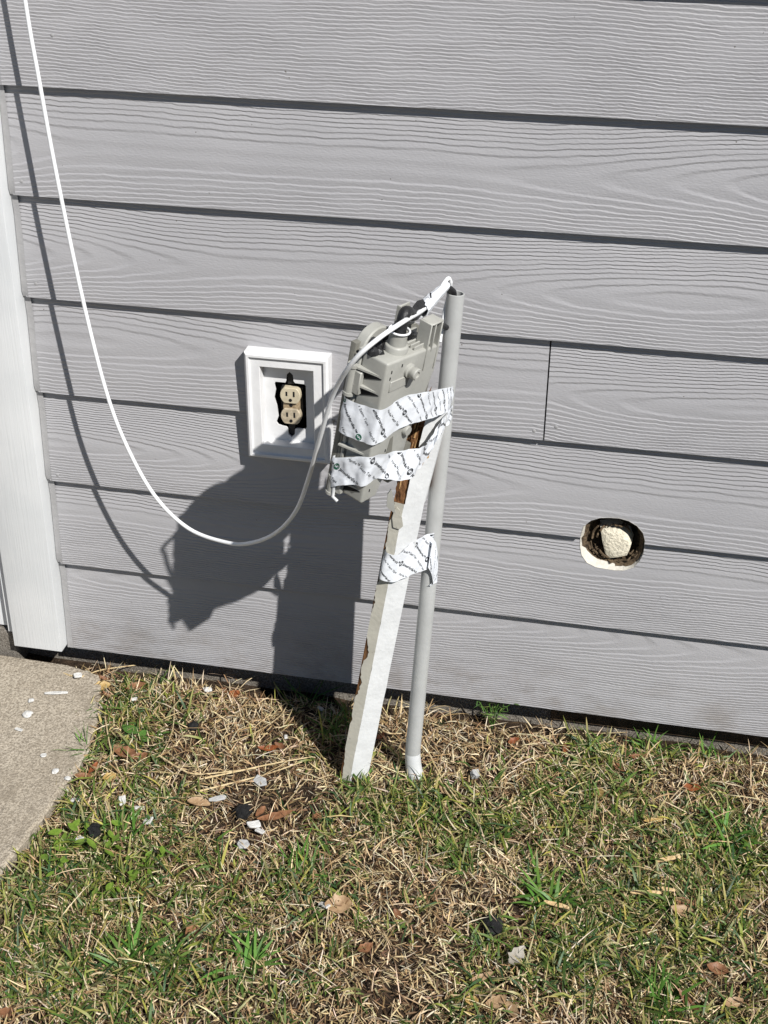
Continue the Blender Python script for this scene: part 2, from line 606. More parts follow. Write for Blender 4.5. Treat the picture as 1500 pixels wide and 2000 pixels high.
for k, (sd, cen, cnt) in SPEC.items():
    if k == 3:
        plank(k, XL, -0.1662, sd, cen, cnt, [N_B3])
        plank(k, -0.1636, XR, sd + 41.3, cen - 0.012, cnt + 1)
    elif k == 1:
        plank(k, XL, XR, sd, cen, cnt, (), [N_DN])
    elif k == 2:
        plank(k, XL, XR, sd, cen, cnt, [N_UP], [N_B2])
    else:
        plank(k, XL, XR, sd, cen, cnt)
# backing, with the rotten cavity left open behind the hole
bk = MB()
for lo, hi in (((-1.16, 0.060, 0.0), (-0.12, 0.09, 2.6)), ((0.05, 0.036, 0.0), (XR, 0.09, 2.6)), ((-0.12, 0.036, 0.5), (0.05, 0.09, 2.6)), ((-0.12, 0.036, 0.0), (0.05, 0.09, 0.32)), ((-0.13, 0.092, 0.3), (0.06, 0.11, 0.52))):
    bk.box(lo, hi)
bk.build('sheathing', M['backing'], wall)
# foundation
fd = MB()
fd.box((-1.19, 0.042, -0.3), (XR, 0.12, 0.085))
fd.build('foundation', M['foundation'], wall)
fd = MB()
fd.box((-3.0, -0.004, -0.3), (-1.176, 0.4, 0.074), 0.008, 2)
fd.build('foundation', M['foundation'], wall)
# white corner board, jamb and door edge to its left
tb = MB()
tb.box((-1.1675, -0.025, 0.055), (-1.0685, 0.034, 2.6), 0.0014, 2)
tb.build('trim_board', M['trim'], wall, 40)
tb = MB()
tb.box((-1.1835, -0.012, 0.078), (-1.1700, 0.034, 2.6), 0.0012, 1)
tb.build('trim_strip', M['trim'], wall, 40)
tb = MB()
tb.box((-1.32, 0.004, 0.080), (-1.1860, 0.034, 2.6), 0.0012, 1)
tb.build('door_jamb', M['trim'], wall, 40)
tb = MB()
tb.box((-2.6, 0.014, 0.09), (-1.323, 0.034, 2.6))
tb.build('door_panel', M['trim'], wall)
# caulk bead where the planks meet the corner board
cb = MB()
zz_ = []
for k in range(0, 13):
    for f in (0.0, 0.06, 0.2, 0.5, 0.8, 0.999):
        z = ZB[k] + (ZB[k + 1] - ZB[k]) * f
        if z < 2.58:
            zz_.append((z, surf_y(k, z)))
ring = []
for i, (z, y) in enumerate(zz_):
    ysm = np.mean([zz_[min(max(i + j, 0), len(zz_) - 1)][1] for j in (-1, 0, 1)])
    wv = 0.0012 * nz(z * 30, 2.0)
    a = (XL + 0.0035 + wv, min(y, ysm) - 0.0004, z)
    b = (XL - 0.004, ysm - 0.0004, z)
    c = (-1.0672, ysm - 0.0008, z)
    d = (-1.070, ysm + 0.01, z)
    ring.append([a, b, c, d])
cb.hull_grid(ring, False, False)
cb.build('caulk_bead', M['caulk'], wall, 50)
# nail heads
for px, py in ((99, 70), (41, 355), (69, 555), (112, 928), (1086, 835), (1043, 842)):
    P = at(px, py, 0.0)
    k = max(i for i in range(8) if ZB[i] <= P.z)
    P.y = surf_y(k, P.z)
    b = MB()
    b.lathe(P + Vector((0, 0.002, 0)), (0, -1, 0), [(0.0030, 0), (0.0030, 0.0024), (0.0018, 0.0030)], 9)
    b.build('nail_head', M['caulk'], wall, 40)
# --- hole in the wall: raw board rim, rotten fibre lining, cream foam plug
rim = MB()
ringA, ringB, ringC = [], [], []
for i, (x, z) in enumerate(HOLE):
    k = 2 if z >= ZB[2] else 1
    y = surf_y(k, z)
    low = max(0.0, math.cos(math.atan2(z - HC[1], x - HC[0]) + 2.2))      # wider chipped lip lower left
    ringA.append((HC[0] + (x - HC[0]) * 1.004, y - 0.0008, HC[1] + (z - HC[1]) * 1.004))
    s_ = 0.975 - 0.13 * low
    ringB.append((HC[0] + (x - HC[0]) * s_, y + 0.010, HC[1] + (z - HC[1]) * s_))
    s_ -= 0.02
    ringC.append((HC[0] + (x - HC[0]) * s_, y + 0.014, HC[1] + (z - HC[1]) * s_))
rim.hull_grid([ringA, ringB, ringC], True, False)
rim.build('hole_rim', M['board_core'], wall, 30)
ln = MB()
rings = []
for j in range(7):
    t = j / 6
    s_ = 0.95 - 0.40 * t - 0.06 * math.sin(t * 9)
    rings.append([(HC[0] + 0.004 * t + (x - HC[0]) * (s_ + 0.05 * nz(i * 0.9, j * 1.7, 5)), 0.014 + 0.05 * t + 0.003 * nz(i * 1.3, j, 1), HC[1] + 0.002 * t + (z - HC[1]) * (s_ + 0.05 * nz(i * 0.9, j * 1.7, 7))) for i, (x, z) in enumerate(HOLE)])
ln.hull_grid(rings, True, False)
ln.poly(list(reversed(rings[-1])))
ln.build('hole_lining', M['fibre'], wall, 20)
for q in range(16):           # torn strips of fibre around the cavity
    a = random.uniform(0, 6.28)
    b = MB()
    r0 = random.uniform(0.032, 0.047)
    arc = [(HC[0] + 0.006 + r0 * math.cos(a + t), 0.014 + random.uniform(0, 0.02), HC[1] + r0 * 0.92 * math.sin(a + t)) for t in np.linspace(0, random.uniform(0.4, 1.0), 6)]
    b.tube(arc, [0.0008, 0.0018, 0.002, 0.002, 0.0016, 0.0006], 5)
    b.build('torn_fibre', M['fibre'], wall, 40)
pts = [(1176, 1038), (1205, 1036), (1224, 1048), (1230, 1062), (1226, 1075), (1222, 1084), (1206, 1087), (1190, 1089), (1184, 1080), (1179, 1058)]
b = MB()
pl = [hit(1202 + (x - 1202) * 1.12, 1063 + (y - 1063) * 1.12, Vector((0, 0.015, 0)), Vector((0, 1, 0))) for x, y in pts]
c_ = sum(pl, Vector()) / len(pl)
r0 = [p + (p - c_) * 0.10 + Vector((0, 0.03, 0)) for p in pl]
r1 = [p + Vector((0, 0.003 + 0.003 * nz(i * 1.7, 0), 0)) for i, p in enumerate(pl)]
r2 = [c_ + (p - c_) * 0.82 + Vector((0, 0.0015 * nz(i * 2.1, 4), 0)) for i, p in enumerate(pl)]
r3 = [c_ + (p - c_) * 0.35 + Vector((0, 0.0015 * nz(i * 1.1, 8), 0)) for i, p in enumerate(pl)]
b.hull_grid([r0, r1, r2, r3], True, True)
b.build('foam_plug', M['foam'], wall, 35)

# ------------------------------------------------------------------ outlet surround and receptacle
FX0, FX1, FZ0, FZ1 = -0.6715, -0.5262, 0.5230, 0.7196
ob = empty('outlet_mounting_block', ((FX0 + FX1) / 2, 0, FZ0), 'white recessed rectangular outlet surround fixed to the grey siding', 'outlet box')


def rect(x0, x1, z0, z1, y): return [(x0, y, z0), (x1, y, z0), (x1, y, z1), (x0, y, z1)]


def inset(i, y, extra=0.0): return rect(FX0 + i, FX1 - i, FZ0 + i + extra, FZ1 - i - extra, y)


OX0, OX1, OZ0, OZ1 = -0.6452, -0.5530, 0.5494, 0.6945
b = MB()
b.hull_grid([inset(0, 0.018), inset(0.0, -0.0165), inset(0.0012, -0.0185), inset(0.004, -0.0205), inset(0.0078, -0.0205), inset(0.0092, -0.0165), inset(0.0105, -0.0160),
             rect(OX0 - 0.001, OX1 + 0.001, OZ0 - 0.001, OZ1 + 0.001, -0.0172), rect(OX0, OX1, OZ0, OZ1, -0.0162), rect(OX0 + 0.001, OX1 - 0.001, OZ0 + 0.001, OZ1 - 0.001, 0.004)], True, False)
b.build('surround', M['white_pvc'], ob, 24)
# back plate with the cut-out
cut = [(-0.6245, 0.660), (-0.607, 0.6600), (-0.6055, 0.664), (-0.6045, 0.675), (-0.599, 0.6805), (-0.5935, 0.675), (-0.5925, 0.664), (-0.590, 0.6605), (-0.574, 0.660), (-0.5715, 0.657),
       (-0.5715, 0.579), (-0.5745, 0.5755), (-0.590, 0.5755), (-0.5925, 0.573), (-0.5935, 0.563), (-0.599, 0.558), (-0.6045, 0.563), (-0.6055, 0.573), (-0.608, 0.5765), (-0.622, 0.579),
       (-0.6255, 0.584), (-0.6215, 0.595), (-0.6235, 0.615), (-0.6275, 0.630), (-0.6245, 0.645), (-0.6265, 0.655)]
bm = bmesh.new()
ov = [bm.verts.new((x, 0.0038, z)) for x, y, z in rect(OX0 + 0.0005, OX1 - 0.0005, OZ0 + 0.0005, OZ1 - 0.0005, 0)]
cv = [bm.verts.new((x, 0.0038, z)) for x, z in cut]
eds = [bm.edges.new((v[i], v[(i + 1) % len(v)])) for v in (ov, cv) for i in range(len(v))]
bmesh.ops.triangle_fill(bm, use_beauty=True, edges=eds)
fcs = list(bm.faces)
cen = [f for f in fcs if abs(f.calc_center_median().x + 0.5985) < 0.02 and 0.585 < f.calc_center_median().z < 0.652]
if cen:
    bmesh.ops.delete(bm, geom=cen, context='FACES')
for i in range(len(cv)):     # thickness of the plate at the cut
    a, c = cv[i], cv[(i + 1) % len(cv)]
    d1, d2 = bm.verts.new(c.co + Vector((0, 0.003, 0))), bm.verts.new(a.co + Vector((0, 0.003, 0)))
    bm.faces.new((a, c, d1, d2))
b = MB()
b.merge(bm)
b.build('back_plate', M['white_pvc'], ob)
b = MB()
b.hull_grid([rect(-0.636, -0.563, 0.552, 0.686, 0.0085), rect(-0.636, -0.563, 0.552, 0.686, 0.055)], True, False)
b.poly(list(reversed(rect(-0.636, -0.563, 0.552, 0.686, 0.055))))
b.build('device_box', M['void'], ob)

oc_ = empty('electrical_outlet', (-0.599, 0.0, 0.56), 'ivory duplex electrical receptacle without cover plate inside the white surround', 'outlet')
b = MB()
for z in (0.668, 0.570):
    b.box((-0.6045, 0.0085, z - 0.012), (-0.5930, 0.0100, z + 0.012), 0.0006)
b.box((-0.6200, 0.0140, 0.590), (-0.5780, 0.040, 0.650), 0.002)
b.build('yoke', M['black'], oc_)


def face_outline(cx, cz, r=0.0178, cutv=0.0142):
    pts = []
    for i in range(28):
        a = 2 * math.pi * i / 28
        x, z = r * math.cos(a), r * math.sin(a)
        pts.append((cx + x, max(-cutv, min(cutv, z)) + cz))
    return pts


for cz, dirty in ((0.6375, False), (0.5985, True)):
    cx = -0.5985
    o2 = face_outline(cx, cz)
    m_ = MB()
    m_.hull_grid([[(x, 0.013, z) for x, z in o2], [(x, 0.0012, z) for x, z in o2], [(cx + (x - cx) * 0.95, 0.0002, cz + (z - cz) * 0.95) for x, z in o2], [(cx + (x - cx) * 0.5, 0.0000, cz + (z - cz) * 0.5) for x, z in o2]], True, True)
    fo = m_.build('socket_face', M['ivory_low'] if dirty else M['ivory'], oc_, 30)
    for sx, hh in ((-0.0062, 0.0040), (0.0066, 0.0048)):
        s = MB()
        s.box((cx + sx - 0.0016, -0.0006, cz + 0.0035 - hh), (cx + sx + 0.0016, 0.002, cz + 0.0035 + hh), 0.0003)
        s.build('slot', M['void'], fo)
    s = MB()
    s.lathe((cx + 0.0005, 0.002, cz - 0.0078), (0, -1, 0), [(0.0029, 0), (0.0029, 0.0026)], 12)
    s.build('ground_hole', M['void'], fo)
b = MB()
b.box((-0.6125, 0.0045, 0.6085), (-0.5845, 0.020, 0.6275), 0.0015, 2)
b.build('centre_bridge', M['ivory_dirty'], oc_, 40)
b = MB()
b.lathe((-0.5985, 0.0048, 0.618), (0, -1, 0), [(0.0032, 0), (0.0030, 0.001), (0.001, 0.0015)], 12)
b.build('cover_screw_hole', M['void'], oc_)

# ------------------------------------------------------------------ leaning post
WL = lambda y: 735 + 0.197 * (1260 - y)       # edges as surveyed
def post_section(py):
    """cross-section of the post at survey height py: list of 5 points, clockwise from cream left edge"""
    d = 0.224 + (1498 - py) / 683 * 0.020
    L = at(WL(py), py, d)
    R_ = L + Vector((0.0285, 0.0180, -0.004))
    Cl = L + Vector((-0.0185, 0.0018, 0.002))
    Rb = R_ + Vector((-0.009, 0.082, 0))
    Cb = Cl + Vector((0.012, 0.090, 0))
    return [Cl, L, R_, Rb, Cb]


post = empty('leaning_post', gnd(712, 1500), 'leaning white and cream wooden post with peeling paint and rotten broken top', 'post')
lo_ = post_section(1498)
ax = (post_section(1000)[1] - lo_[1]).normalized()
secs = [[p - ax * 0.10 for p in lo_]] + [post_section(y) for y in np.linspace(1498, 985, 18)]
for i, s_ in enumerate(secs):
    for j, p in enumerate(s_):
        p += Vector((0.0006 * nz(i * 0.9, j * 3.0), 0.0006 * nz(i * 0.7, j * 5.0, 3), 0))
b = MB()      # wooden core a hair inside the painted faces
core = []
for s_ in secs:
    c_ = sum(s_, Vector()) / 5
    core.append([c_ + (p - c_) * 0.965 for p in s_])
b.hull_grid(core, True, True)
b.build('wood_core', M['bare'], post)
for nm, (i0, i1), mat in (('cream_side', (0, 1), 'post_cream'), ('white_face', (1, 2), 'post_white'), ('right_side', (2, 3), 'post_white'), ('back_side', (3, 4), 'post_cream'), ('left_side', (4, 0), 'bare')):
    b = MB()
    rows = []
    nsub = 40
    for t in np.linspace(0, len(secs) - 1, 120):
        k = min(int(t), len(secs) - 2)
        A = secs[k][i0].lerp(secs[k + 1][i0], t - k)
        B = secs[k][i1].lerp(secs[k + 1][i1], t - k)
        if nm == 'cream_side':      # paint gone along the far left edge, ragged
            g = max(0.0, 1.0 * nz(t * 0.55, 3.0) + 0.30 * nz(t * 3.7, 1.0) + 0.02)
            A = A.lerp(B, g)
            B = B.lerp(A, max(0.0, 0.05 * nz(t * 2.2, 8.0) - 0.01))
        if nm == 'white_face':
            A = A.lerp(B, max(0.0, 0.06 * nz(t * 1.7, 2.0) - 0.012))
        rows.append([A, B])
    b.hull_grid(rows, False, False)
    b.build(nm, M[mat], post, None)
# broken top: thin white shell, rotten wood inside, splinters
b = MB()
rows = []
for t in np.linspace(0, 1, 24):
    y = 985 - t * 176
    s_ = post_section(y)
    L, R_ = s_[1], s_[2]
    g = 0.05 + 0.02 * nz(t * 20, 2) + max(0, t - 0.3) * 0.30 + 0.04 * nz(t * 9, 6)
    h_ = 0.02 * nz(t * 15, 9) + max(0, t - 0.9) * 2.0
    a, c = L.lerp(R_, min(0.85, max(0, g))), R_.lerp(L, max(0.0, h_) * 0.4 - 0.25 * t)
    back = Vector((0.001, 0.007, 0))
    rows.append([a, c, c + back, a + back])
b.hull_grid(rows, True, True)
b.build('white_shell', M['post_white'], post, 30)
b = MB()
rows = []
for t in np.linspace(0, 1, 22):
    y = 990 - t * 150
    s_ = post_section(y)
    c_ = sum(s_, Vector()) / 5
    k = 1.0 - 0.22 * t
    r_ = []
    for j, p in enumerate(s_):
        q = c_ + (p - c_) * (0.93 * k)
        if j in (0, 4): q = q + Vector((-0.009 * t, 0, 0))
        q = q + Vector((0.0035 * nz(t * 22, j * 2.2), 0.0035 * nz(t * 22, j * 4.1, 2), 0.002 * nz(t * 30, j)))
        r_.append(q)
    rows.append(r_)
b.hull_grid(rows, True, True)
b.build('rotten_core', M['rot'], post, 25)
for q in range(80):          # splinters and pulpy fibres
    t = random.random()
    y = 985 - (t ** 0.7) * 170
    s_ = post_section(y)
    side = random.choice((0, 0, 1, 4))
    base = s_[side].lerp(s_[(side + 1) % 5], random.random())
    c_ = sum(s_, Vector()) / 5
    base = c_ + (base - c_) * random.uniform(0.55, 0.97)
    L_ = random.uniform(0.012, 0.04)
    dr = (ax + Vector((random.uniform(-.25, .25), random.uniform(-.25, .25), 0))).normalized()
    b = MB()
    b.tube([base, base + dr * L_ * 0.5, base + dr * L_], [random.uniform(0.0012, 0.0028), random.uniform(0.0010, 0.002), 0.0003], 5, True, 0.5)
    b.build('splinter', M['splinter'] if random.random() < (0.25 + 0.5 * t) else M['rot'], post)
# bits of cream paint still clinging at the break
b = MB()
s_ = post_section(1000)
pp = [(766, 1012), (770, 996), (775, 991), (781, 997), (785, 1012), (787, 1028), (780, 1034), (768, 1030)]
c0, n0 = s_[0], (s_[1] - s_[0]).cross(ax).normalized()
q_ = [hit(x, y, c0 + Vector((0, -0.0025, 0)), n0) for x, y in pp]
b.prism(q_, Vector((0, 0.0012, 0)))
b.build('paint_flake', M['post_cream'], post)

# ------------------------------------------------------------------ grey plastic conduit beside the post
c_top, c_bot = at(890, 573, 0.150), at(806, 1470, 0.183)
RC = 0.0134
con = empty('conduit_pipe', gnd(806, 1512), 'grey round plastic conduit pipe leaning beside the broken post, open at top', 'pipe')
axc = (c_top - c_bot).normalized()
path = [gnd(812, 1536, -0.04), gnd(813, 1522, 0.002), at(808, 1497, 0.187), c_bot] + [c_bot.lerp(c_top, t) for t in np.linspace(0.06, 1, 14)]
b = MB()
b.tube(path[3:], RC, 28, False)
P_in = [c_top - axc * 0.12, c_top]
b.tube(P_in, RC - 0.0022, 28, False)
# annular lip
x_ = axc.orthogonal().normalized()
y_ = axc.cross(x_)
an = [2 * math.pi * k / 28 for k in range(28)]
b.hull_grid([[c_top + (x_ * math.cos(a) + y_ * math.sin(a)) * (RC) for a in an], [c_top + axc * 0.0006 + (x_ * math.cos(a) + y_ * math.sin(a)) * (RC - 0.0011) for a in an], [c_top + (x_ * math.cos(a) + y_ * math.sin(a)) * (RC - 0.0022) for a in an]], True, False)
b.poly([c_top - axc * 0.11 + (x_ * math.cos(a) + y_ * math.sin(a)) * (RC - 0.0022) for a in an])
b.build('pipe', M['conduit'], con, 50, False)
b = MB()
b.tube(catmull(path[:4], 4), [0.0155, 0.0155, 0.0155, 0.0152, 0.0150, 0.0148, 0.0146, 0.0143, 0.0141, 0.0139, 0.0138, 0.0137, 0.0136][:13], 24, True)
b.build('bent_foot', M['conduit_clean'], con, 50)

# ------------------------------------------------------------------ service box taped to the post
BA = at(705, 985, 0.405)
TA = at(758, 712, 0.420)
HB = (TA - BA).length
eu = (TA - BA).normalized()
_ph = math.radians(63)
_c = Vector((math.cos(_ph), math.sin(_ph), 0))
eA = (_c - eu * _c.dot(eu)).normalized()
eB = eu.cross(eA)


def BP(s, t, h): return BA + eA * s + eB * t + eu * h


def bfr(v): return BP(v[0], v[1], v[2])


box = empty('utility_box', BA, 'grey-beige plastic utility service box hanging tilted, taped to the broken post', 'utility box')
covpoly = [(0, 0), (0.034, 0.0), (0.040, 0.016), (0.052, 0.030), (0.080, 0.052), (0.086, 0.085), (0.098, 0.125), (0.116, 0.175), (0.119, 0.200), (0.060, HB - 0.001), (0, HB)]
covpoly = [(0, 0), (0.034, 0.0), (0.042, 0.022), (0.082, 0.055), (0.088, 0.090), (0.118, 0.180), (0.120, 0.222), (0, HB)]
b = MB()
b.prism([(s, 0.0, h) for s, h in covpoly], (0, 0.0435, 0), 0.0038, 3, bfr)
cover = b.build('cover', M['abs'], box, 50)
b = MB()      # flange of the cover
b.prism([(s - 0.003 if s < 0.01 else s + 0.002, 0.0440, h + (0.004 if h > 0.1 else -0.004)) for s, h in covpoly], (0, 0.005, 0), 0.0015, 2, bfr)
b.build('flange', M['abs'], box, 40)
b = MB()      # back shell, open-topped, with hidden blocks added to fill its cast shadow
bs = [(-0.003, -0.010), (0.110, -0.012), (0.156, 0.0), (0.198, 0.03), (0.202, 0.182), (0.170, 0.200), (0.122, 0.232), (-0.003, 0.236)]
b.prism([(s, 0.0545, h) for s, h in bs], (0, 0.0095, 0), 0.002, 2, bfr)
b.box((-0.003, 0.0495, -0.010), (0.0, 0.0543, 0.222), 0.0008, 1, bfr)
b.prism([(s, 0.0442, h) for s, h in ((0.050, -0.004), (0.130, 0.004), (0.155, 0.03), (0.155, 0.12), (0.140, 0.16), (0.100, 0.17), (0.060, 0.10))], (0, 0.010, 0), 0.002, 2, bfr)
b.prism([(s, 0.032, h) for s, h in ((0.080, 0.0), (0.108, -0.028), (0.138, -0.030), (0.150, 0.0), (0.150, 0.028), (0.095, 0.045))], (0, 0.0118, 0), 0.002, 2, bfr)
b.build('back_shell_and_shadow_fill', M['abs_dark'], box, 40)
b = MB()      # arched head of the back shell
ar = [(0.004 + 0.032 - 0.032 * math.cos(a), 0.0, 0.222 + 0.030 * math.sin(a)) for a in np.linspace(0, math.pi, 12)]
b.prism([(x, 0.047, h) for x, y, h in ar], (0, 0.017, 0), 0.002, 1, bfr)
b.build('shell_head', M['abs'], box, 40)
b = MB()      # black stuff in the open top, put in to paint its recess dark
for q in range(40):
    s, t = random.uniform(0.002, 0.085), random.uniform(0.029, 0.058)
    c_ = BP(s, t, HB + 0.001 + random.uniform(-0.004, 0.004))
    b.lathe(c_, eu + Vector((random.uniform(-.5, .5), random.uniform(-.5, .5), 0)), [(0.004, -0.006), (0.0085, -0.002), (0.0075, 0.004), (0.003, 0.008)], 7)
b.build('black_top_fill', M['black'], box)
# cable hub
hs, ht = 0.043, 0.021
b = MB()
b.lathe(BP(hs, ht, HB - 0.004), eu, [(0.0165, 0), (0.0165, 0.010), (0.0155, 0.0115), (0.0130, 0.0125), (0.0128, 0.030), (0.0118, 0.031), (0.0100, 0.031), (0.0100, 0.015)], 28)
b.build('cable_hub', M['abs'], box, 40)
b = MB()
b.box((hs + 0.004, ht - 0.0145, HB + 0.017), (hs + 0.0115, ht - 0.0095, HB + 0.028), 0.0005, 1, bfr)
b.build('hub_notch', M['void'], box)
b = MB()
ringp = [BP(hs, ht, HB + 0.0285) + (eA * math.cos(a) + eB * math.sin(a)) * 0.0142 for a in np.linspace(0, 2 * math.pi, 25)]
b.tube(ringp, 0.0016, 8, False)
b.build('cable_tie_ring', M['cable'], box, 60)
# ledge ribs on the cover top
for k in range(3):
    b = MB()
    b.box((0.066 + 0.001 * k, 0.006 + 0.007 * k, HB - 0.008), (0.094, 0.0085 + 0.007 * k, HB + 0.0015), 0.0006, 1, bfr)
    b.build('top_rib', M['abs'], box)
# bracket at the back right: C-shaped fin with an open window, and two plates behind
b = MB()
b.box((0.086, -0.001, 0.190), (0.089, 0.020, 0.262), 0.0008, 1, bfr)
b.box((0.0892, -0.001, 0.259), (0.114, 0.020, 0.262), 0.0008, 1, bfr)
b.box((0.111, -0.001, 0.185), (0.114, 0.020, 0.2588), 0.0008, 1, bfr)
b.box((0.0892, 0.017, 0.190), (0.1108, 0.020, 0.2588), 0.0004, 1, bfr)
b.box((0.0892, 0.002, 0.214), (0.1108, 0.0168, 0.217), 0.0004, 1, bfr)
b.box((0.097, -0.0005, 0.2172), (0.0995, 0.004, 0.2588), 0.0004, 1, bfr)
b.build('bracket', M['abs'], box, 40)
b = MB()
b.box((0.070, 0.034, 0.216), (0.073, 0.044, 0.246), 0.0008, 1, bfr)
b.prism([(0.073, 0.034, 0.216), (0.108, 0.034, 0.216), (0.108, 0.034, 0.223), (0.073, 0.034, 0.238)], (0, 0.003, 0), 0.0004, 1, bfr)
b.build('bracket', M['abs'], box, 40)
b = MB()
b.box((0.090, 0.046, 0.225), (0.093, 0.064, 0.262), 0.0008, 1, bfr)
b.box((0.0932, 0.0615, 0.225), (0.118, 0.064, 0.260), 0.0008, 1, bfr)
b.prism([(0.0932, 0.046, 0.240), (0.118, 0.046, 0.232), (0.118, 0.061, 0.232), (0.0932, 0.061, 0.240)], (0, 0, 0.003), 0.0004, 1, bfr)
b.build('bracket', M['abs'], box, 40)
# lock screw with its flange and little arrow tab on the sunny face
nA = -eB
kc = BP(0.052, 0.0, 0.203)
b = MB()
b.lathe(kc - nA * 0.002, nA, [(0.0105, 0), (0.0105, 0.0055), (0.0080, 0.0065), (0.0080, 0.0095), (0.0088, 0.0105), (0.0088, 0.0165), (0.0075, 0.0180), (0.0045, 0.0180), (0.0042, 0.0160)], 20)
knob = b.build('lock_screw', M['abs'], box, 40)
b = MB()
b.prism([(0.0450, -0.0015, 0.196), (0.0580, -0.0015, 0.199), (0.0520, -0.0015, 0.178)], (0, 0.0012, 0), 0, 1, bfr)
b.build('arrow_tab', M['abs_dark'], knob)
b = MB()
b.prism([(0.0125, -0.0014, 0.181), (0.0670, -0.0014, 0.180), (0.0670, -0.0014, 0.186), (0.0560, -0.0014, 0.1945), (0.0140, -0.0014, 0.197)], (0, 0.004, 0), 0.0006, 1, bfr)
b.build('raised_panel', M['abs'], box, 40)
for s, h in ((0.012, 0.213), (0.011, 0.203), (0.034, 0.216), (0.014, 0.018), (0.034, 0.078)):
    b = MB()
    b.box((s - 0.0009, -0.0006, h - 0.0022), (s + 0.0009, 0.001, h + 0.0022), 0, 1, bfr)
    b.build('moulding_slot', M['void'], box)
# second lock lug lower on the face, with its triangular slot
b = MB()
b.lathe(BP(0.074, 0.002, 0.098), nA, [(0.0080, 0), (0.0080, 0.006), (0.0068, 0.0085), (0.0040, 0.0085)], 16)
b.build('lock_lug', M['abs'], box, 40)
b = MB()
b.prism([(0.036, -0.0008, 0.068), (0.050, -0.0008, 0.072), (0.046, -0.0008, 0.098), (0.041, -0.0008, 0.096)], (0, 0.002, 0), 0, 1, bfr)
b.build('arrow_slot', M['abs_dark'], box)
# hinge side: barrels, straps and wedge ribs
for h0, h1 in ((0.160, 0.208), (-0.006, 0.026)):
    b = MB()
    b.tube([BP(-0.006, 0.0505, h0), BP(-0.006, 0.0505, h1)], 0.0068, 14)
    for h in (h0, h1 - 0.004):
        b.tube([BP(-0.006, 0.0505, h), BP(-0.006, 0.0505, h + 0.0045)], 0.0082, 14)
    b.build('hinge_barrel', M['abs'], box, 40)
    b = MB()
    b.box((-0.0085, 0.034, h0 + 0.006), (-0.0002, 0.046, h1 - 0.007), 0.0012, 1, bfr)
    b.build('hinge_strap', M['abs'], box, 40)
for h in (0.2045, 0.1790, 0.078, 0.020):
    b = MB()
    b.prism([(0.001, 0.006, h - 0.001), (-0.0105, 0.050, h), (0.001, 0.050, h)], (0, 0, 0.0028), 0, 1, bfr)
    b.build('hinge_rib', M['abs'], box)
    if h > 0.1 or h < 0.05:
        b = MB()
        b.prism([(-0.0008, 0.005, h - 0.0015), (-0.0008, 0.036, h - 0.0005), (-0.0008, 0.036, h - 0.0145)], (0.002, 0, 0), 0, 1, bfr)
        b.build('rib_opening', M['void'], box)
b = MB()      # bottom clip
b.tube([BP(-0.009, 0.044, 0.028), BP(-0.010, 0.044, 0.006), BP(-0.011, 0.043, -0.006), BP(-0.010, 0.034, -0.010)], 0.0026, 8)
b.build('bottom_clip', M['conduit_clean'], box, 50)
b = MB()      # bottom screw and mounting tab behind
b.lathe(BP(0.042, 0.022, 0.014), eA, [(0.006, 0), (0.006, 0.006), (0.0045, 0.007), (0.0045, 0.013), (0.0065, 0.014), (0.0065, 0.018)], 14)
b.build('bottom_screw', M['abs'], box, 40)
mt = [at(x, y, 0.25) for x, y in ((757, 966), (764, 956), (769, 975), (772, 1004), (755, 990))]
b = MB()
b.prism(mt, (-0.001, 0.004, 0.0))
b.build('mounting_tab', M['abs'], box)

# ------------------------------------------------------------------ printed tape
TXT_CACHE = {}


def text_mesh(body, size, bold):
    key = (body, size, bold)
    if key in TXT_CACHE:
        return TXT_CACHE[key]
    cu = bpy.data.curves.new('lettering', 'FONT')
    cu.body = body
    cu.size = size
    cu.resolution_u = 2
    cu.offset = size * (0.022 if bold else 0.004)
    cu.shear = 0.12 if bold else 0.0
    o = bpy.data.objects.new('lettering', cu)
    COL.objects.link(o)
    dg = bpy.context.evaluated_depsgraph_get()
    me = bpy.data.meshes.new_from_object(o.evaluated_get(dg))
    bm = bmesh.new()
    bm.from_mesh(me)
    bmesh.ops.triangulate(bm, faces=bm.faces)
    vs = [(v.co.x, v.co.y) for v in bm.verts]
    fs = [[v.index for v in f.verts] for f in bm.faces]
    bm.free()
    bpy.data.objects.remove(o)
    bpy.data.curves.remove(cu)
    bpy.data.meshes.remove(me)
    wd = max(x for x, y in vs)
    TXT_CACHE[key] = (vs, fs, wd)
    return TXT_CACHE[key]


def logo_mesh(r):
    """round badge: ring plus an S-like swirl"""
    vs, fs = [], []

    def strip(pts, w_):
        b0 = len(vs)
        for i, (x, y) in enumerate(pts):
            a = pts[min(i + 1, len(pts) - 1)]
            c = pts[max(i - 1, 0)]
            dx, dy = a[0] - c[0], a[1] - c[1]
            l = math.hypot(dx, dy) or 1
            vs.append((x - dy / l * w_, y + dx / l * w_))
            vs.append((x + dy / l * w_, y - dx / l * w_))
        for i in range(len(pts) - 1):
            fs.append([b0 + 2 * i, b0 + 2 * i + 1, b0 + 2 * i + 3, b0 + 2 * i + 2])
    strip([(r * math.cos(a), r * math.sin(a)) for a in np.linspace(0, 2 * math.pi, 25)], r * 0.17)
    strip([(r * 0.55 * math.cos(a) + 0.05 * r, r * 0.30 + r * 0.32 * math.sin(a)) for a in np.linspace(0.4, 4.2, 10)], r * 0.13)
    strip([(r * 0.55 * math.cos(a) - 0.05 * r, -r * 0.30 + r * 0.32 * math.sin(a)) for a in np.linspace(3.5, 7.4, 10)], r * 0.13)
    return vs, fs


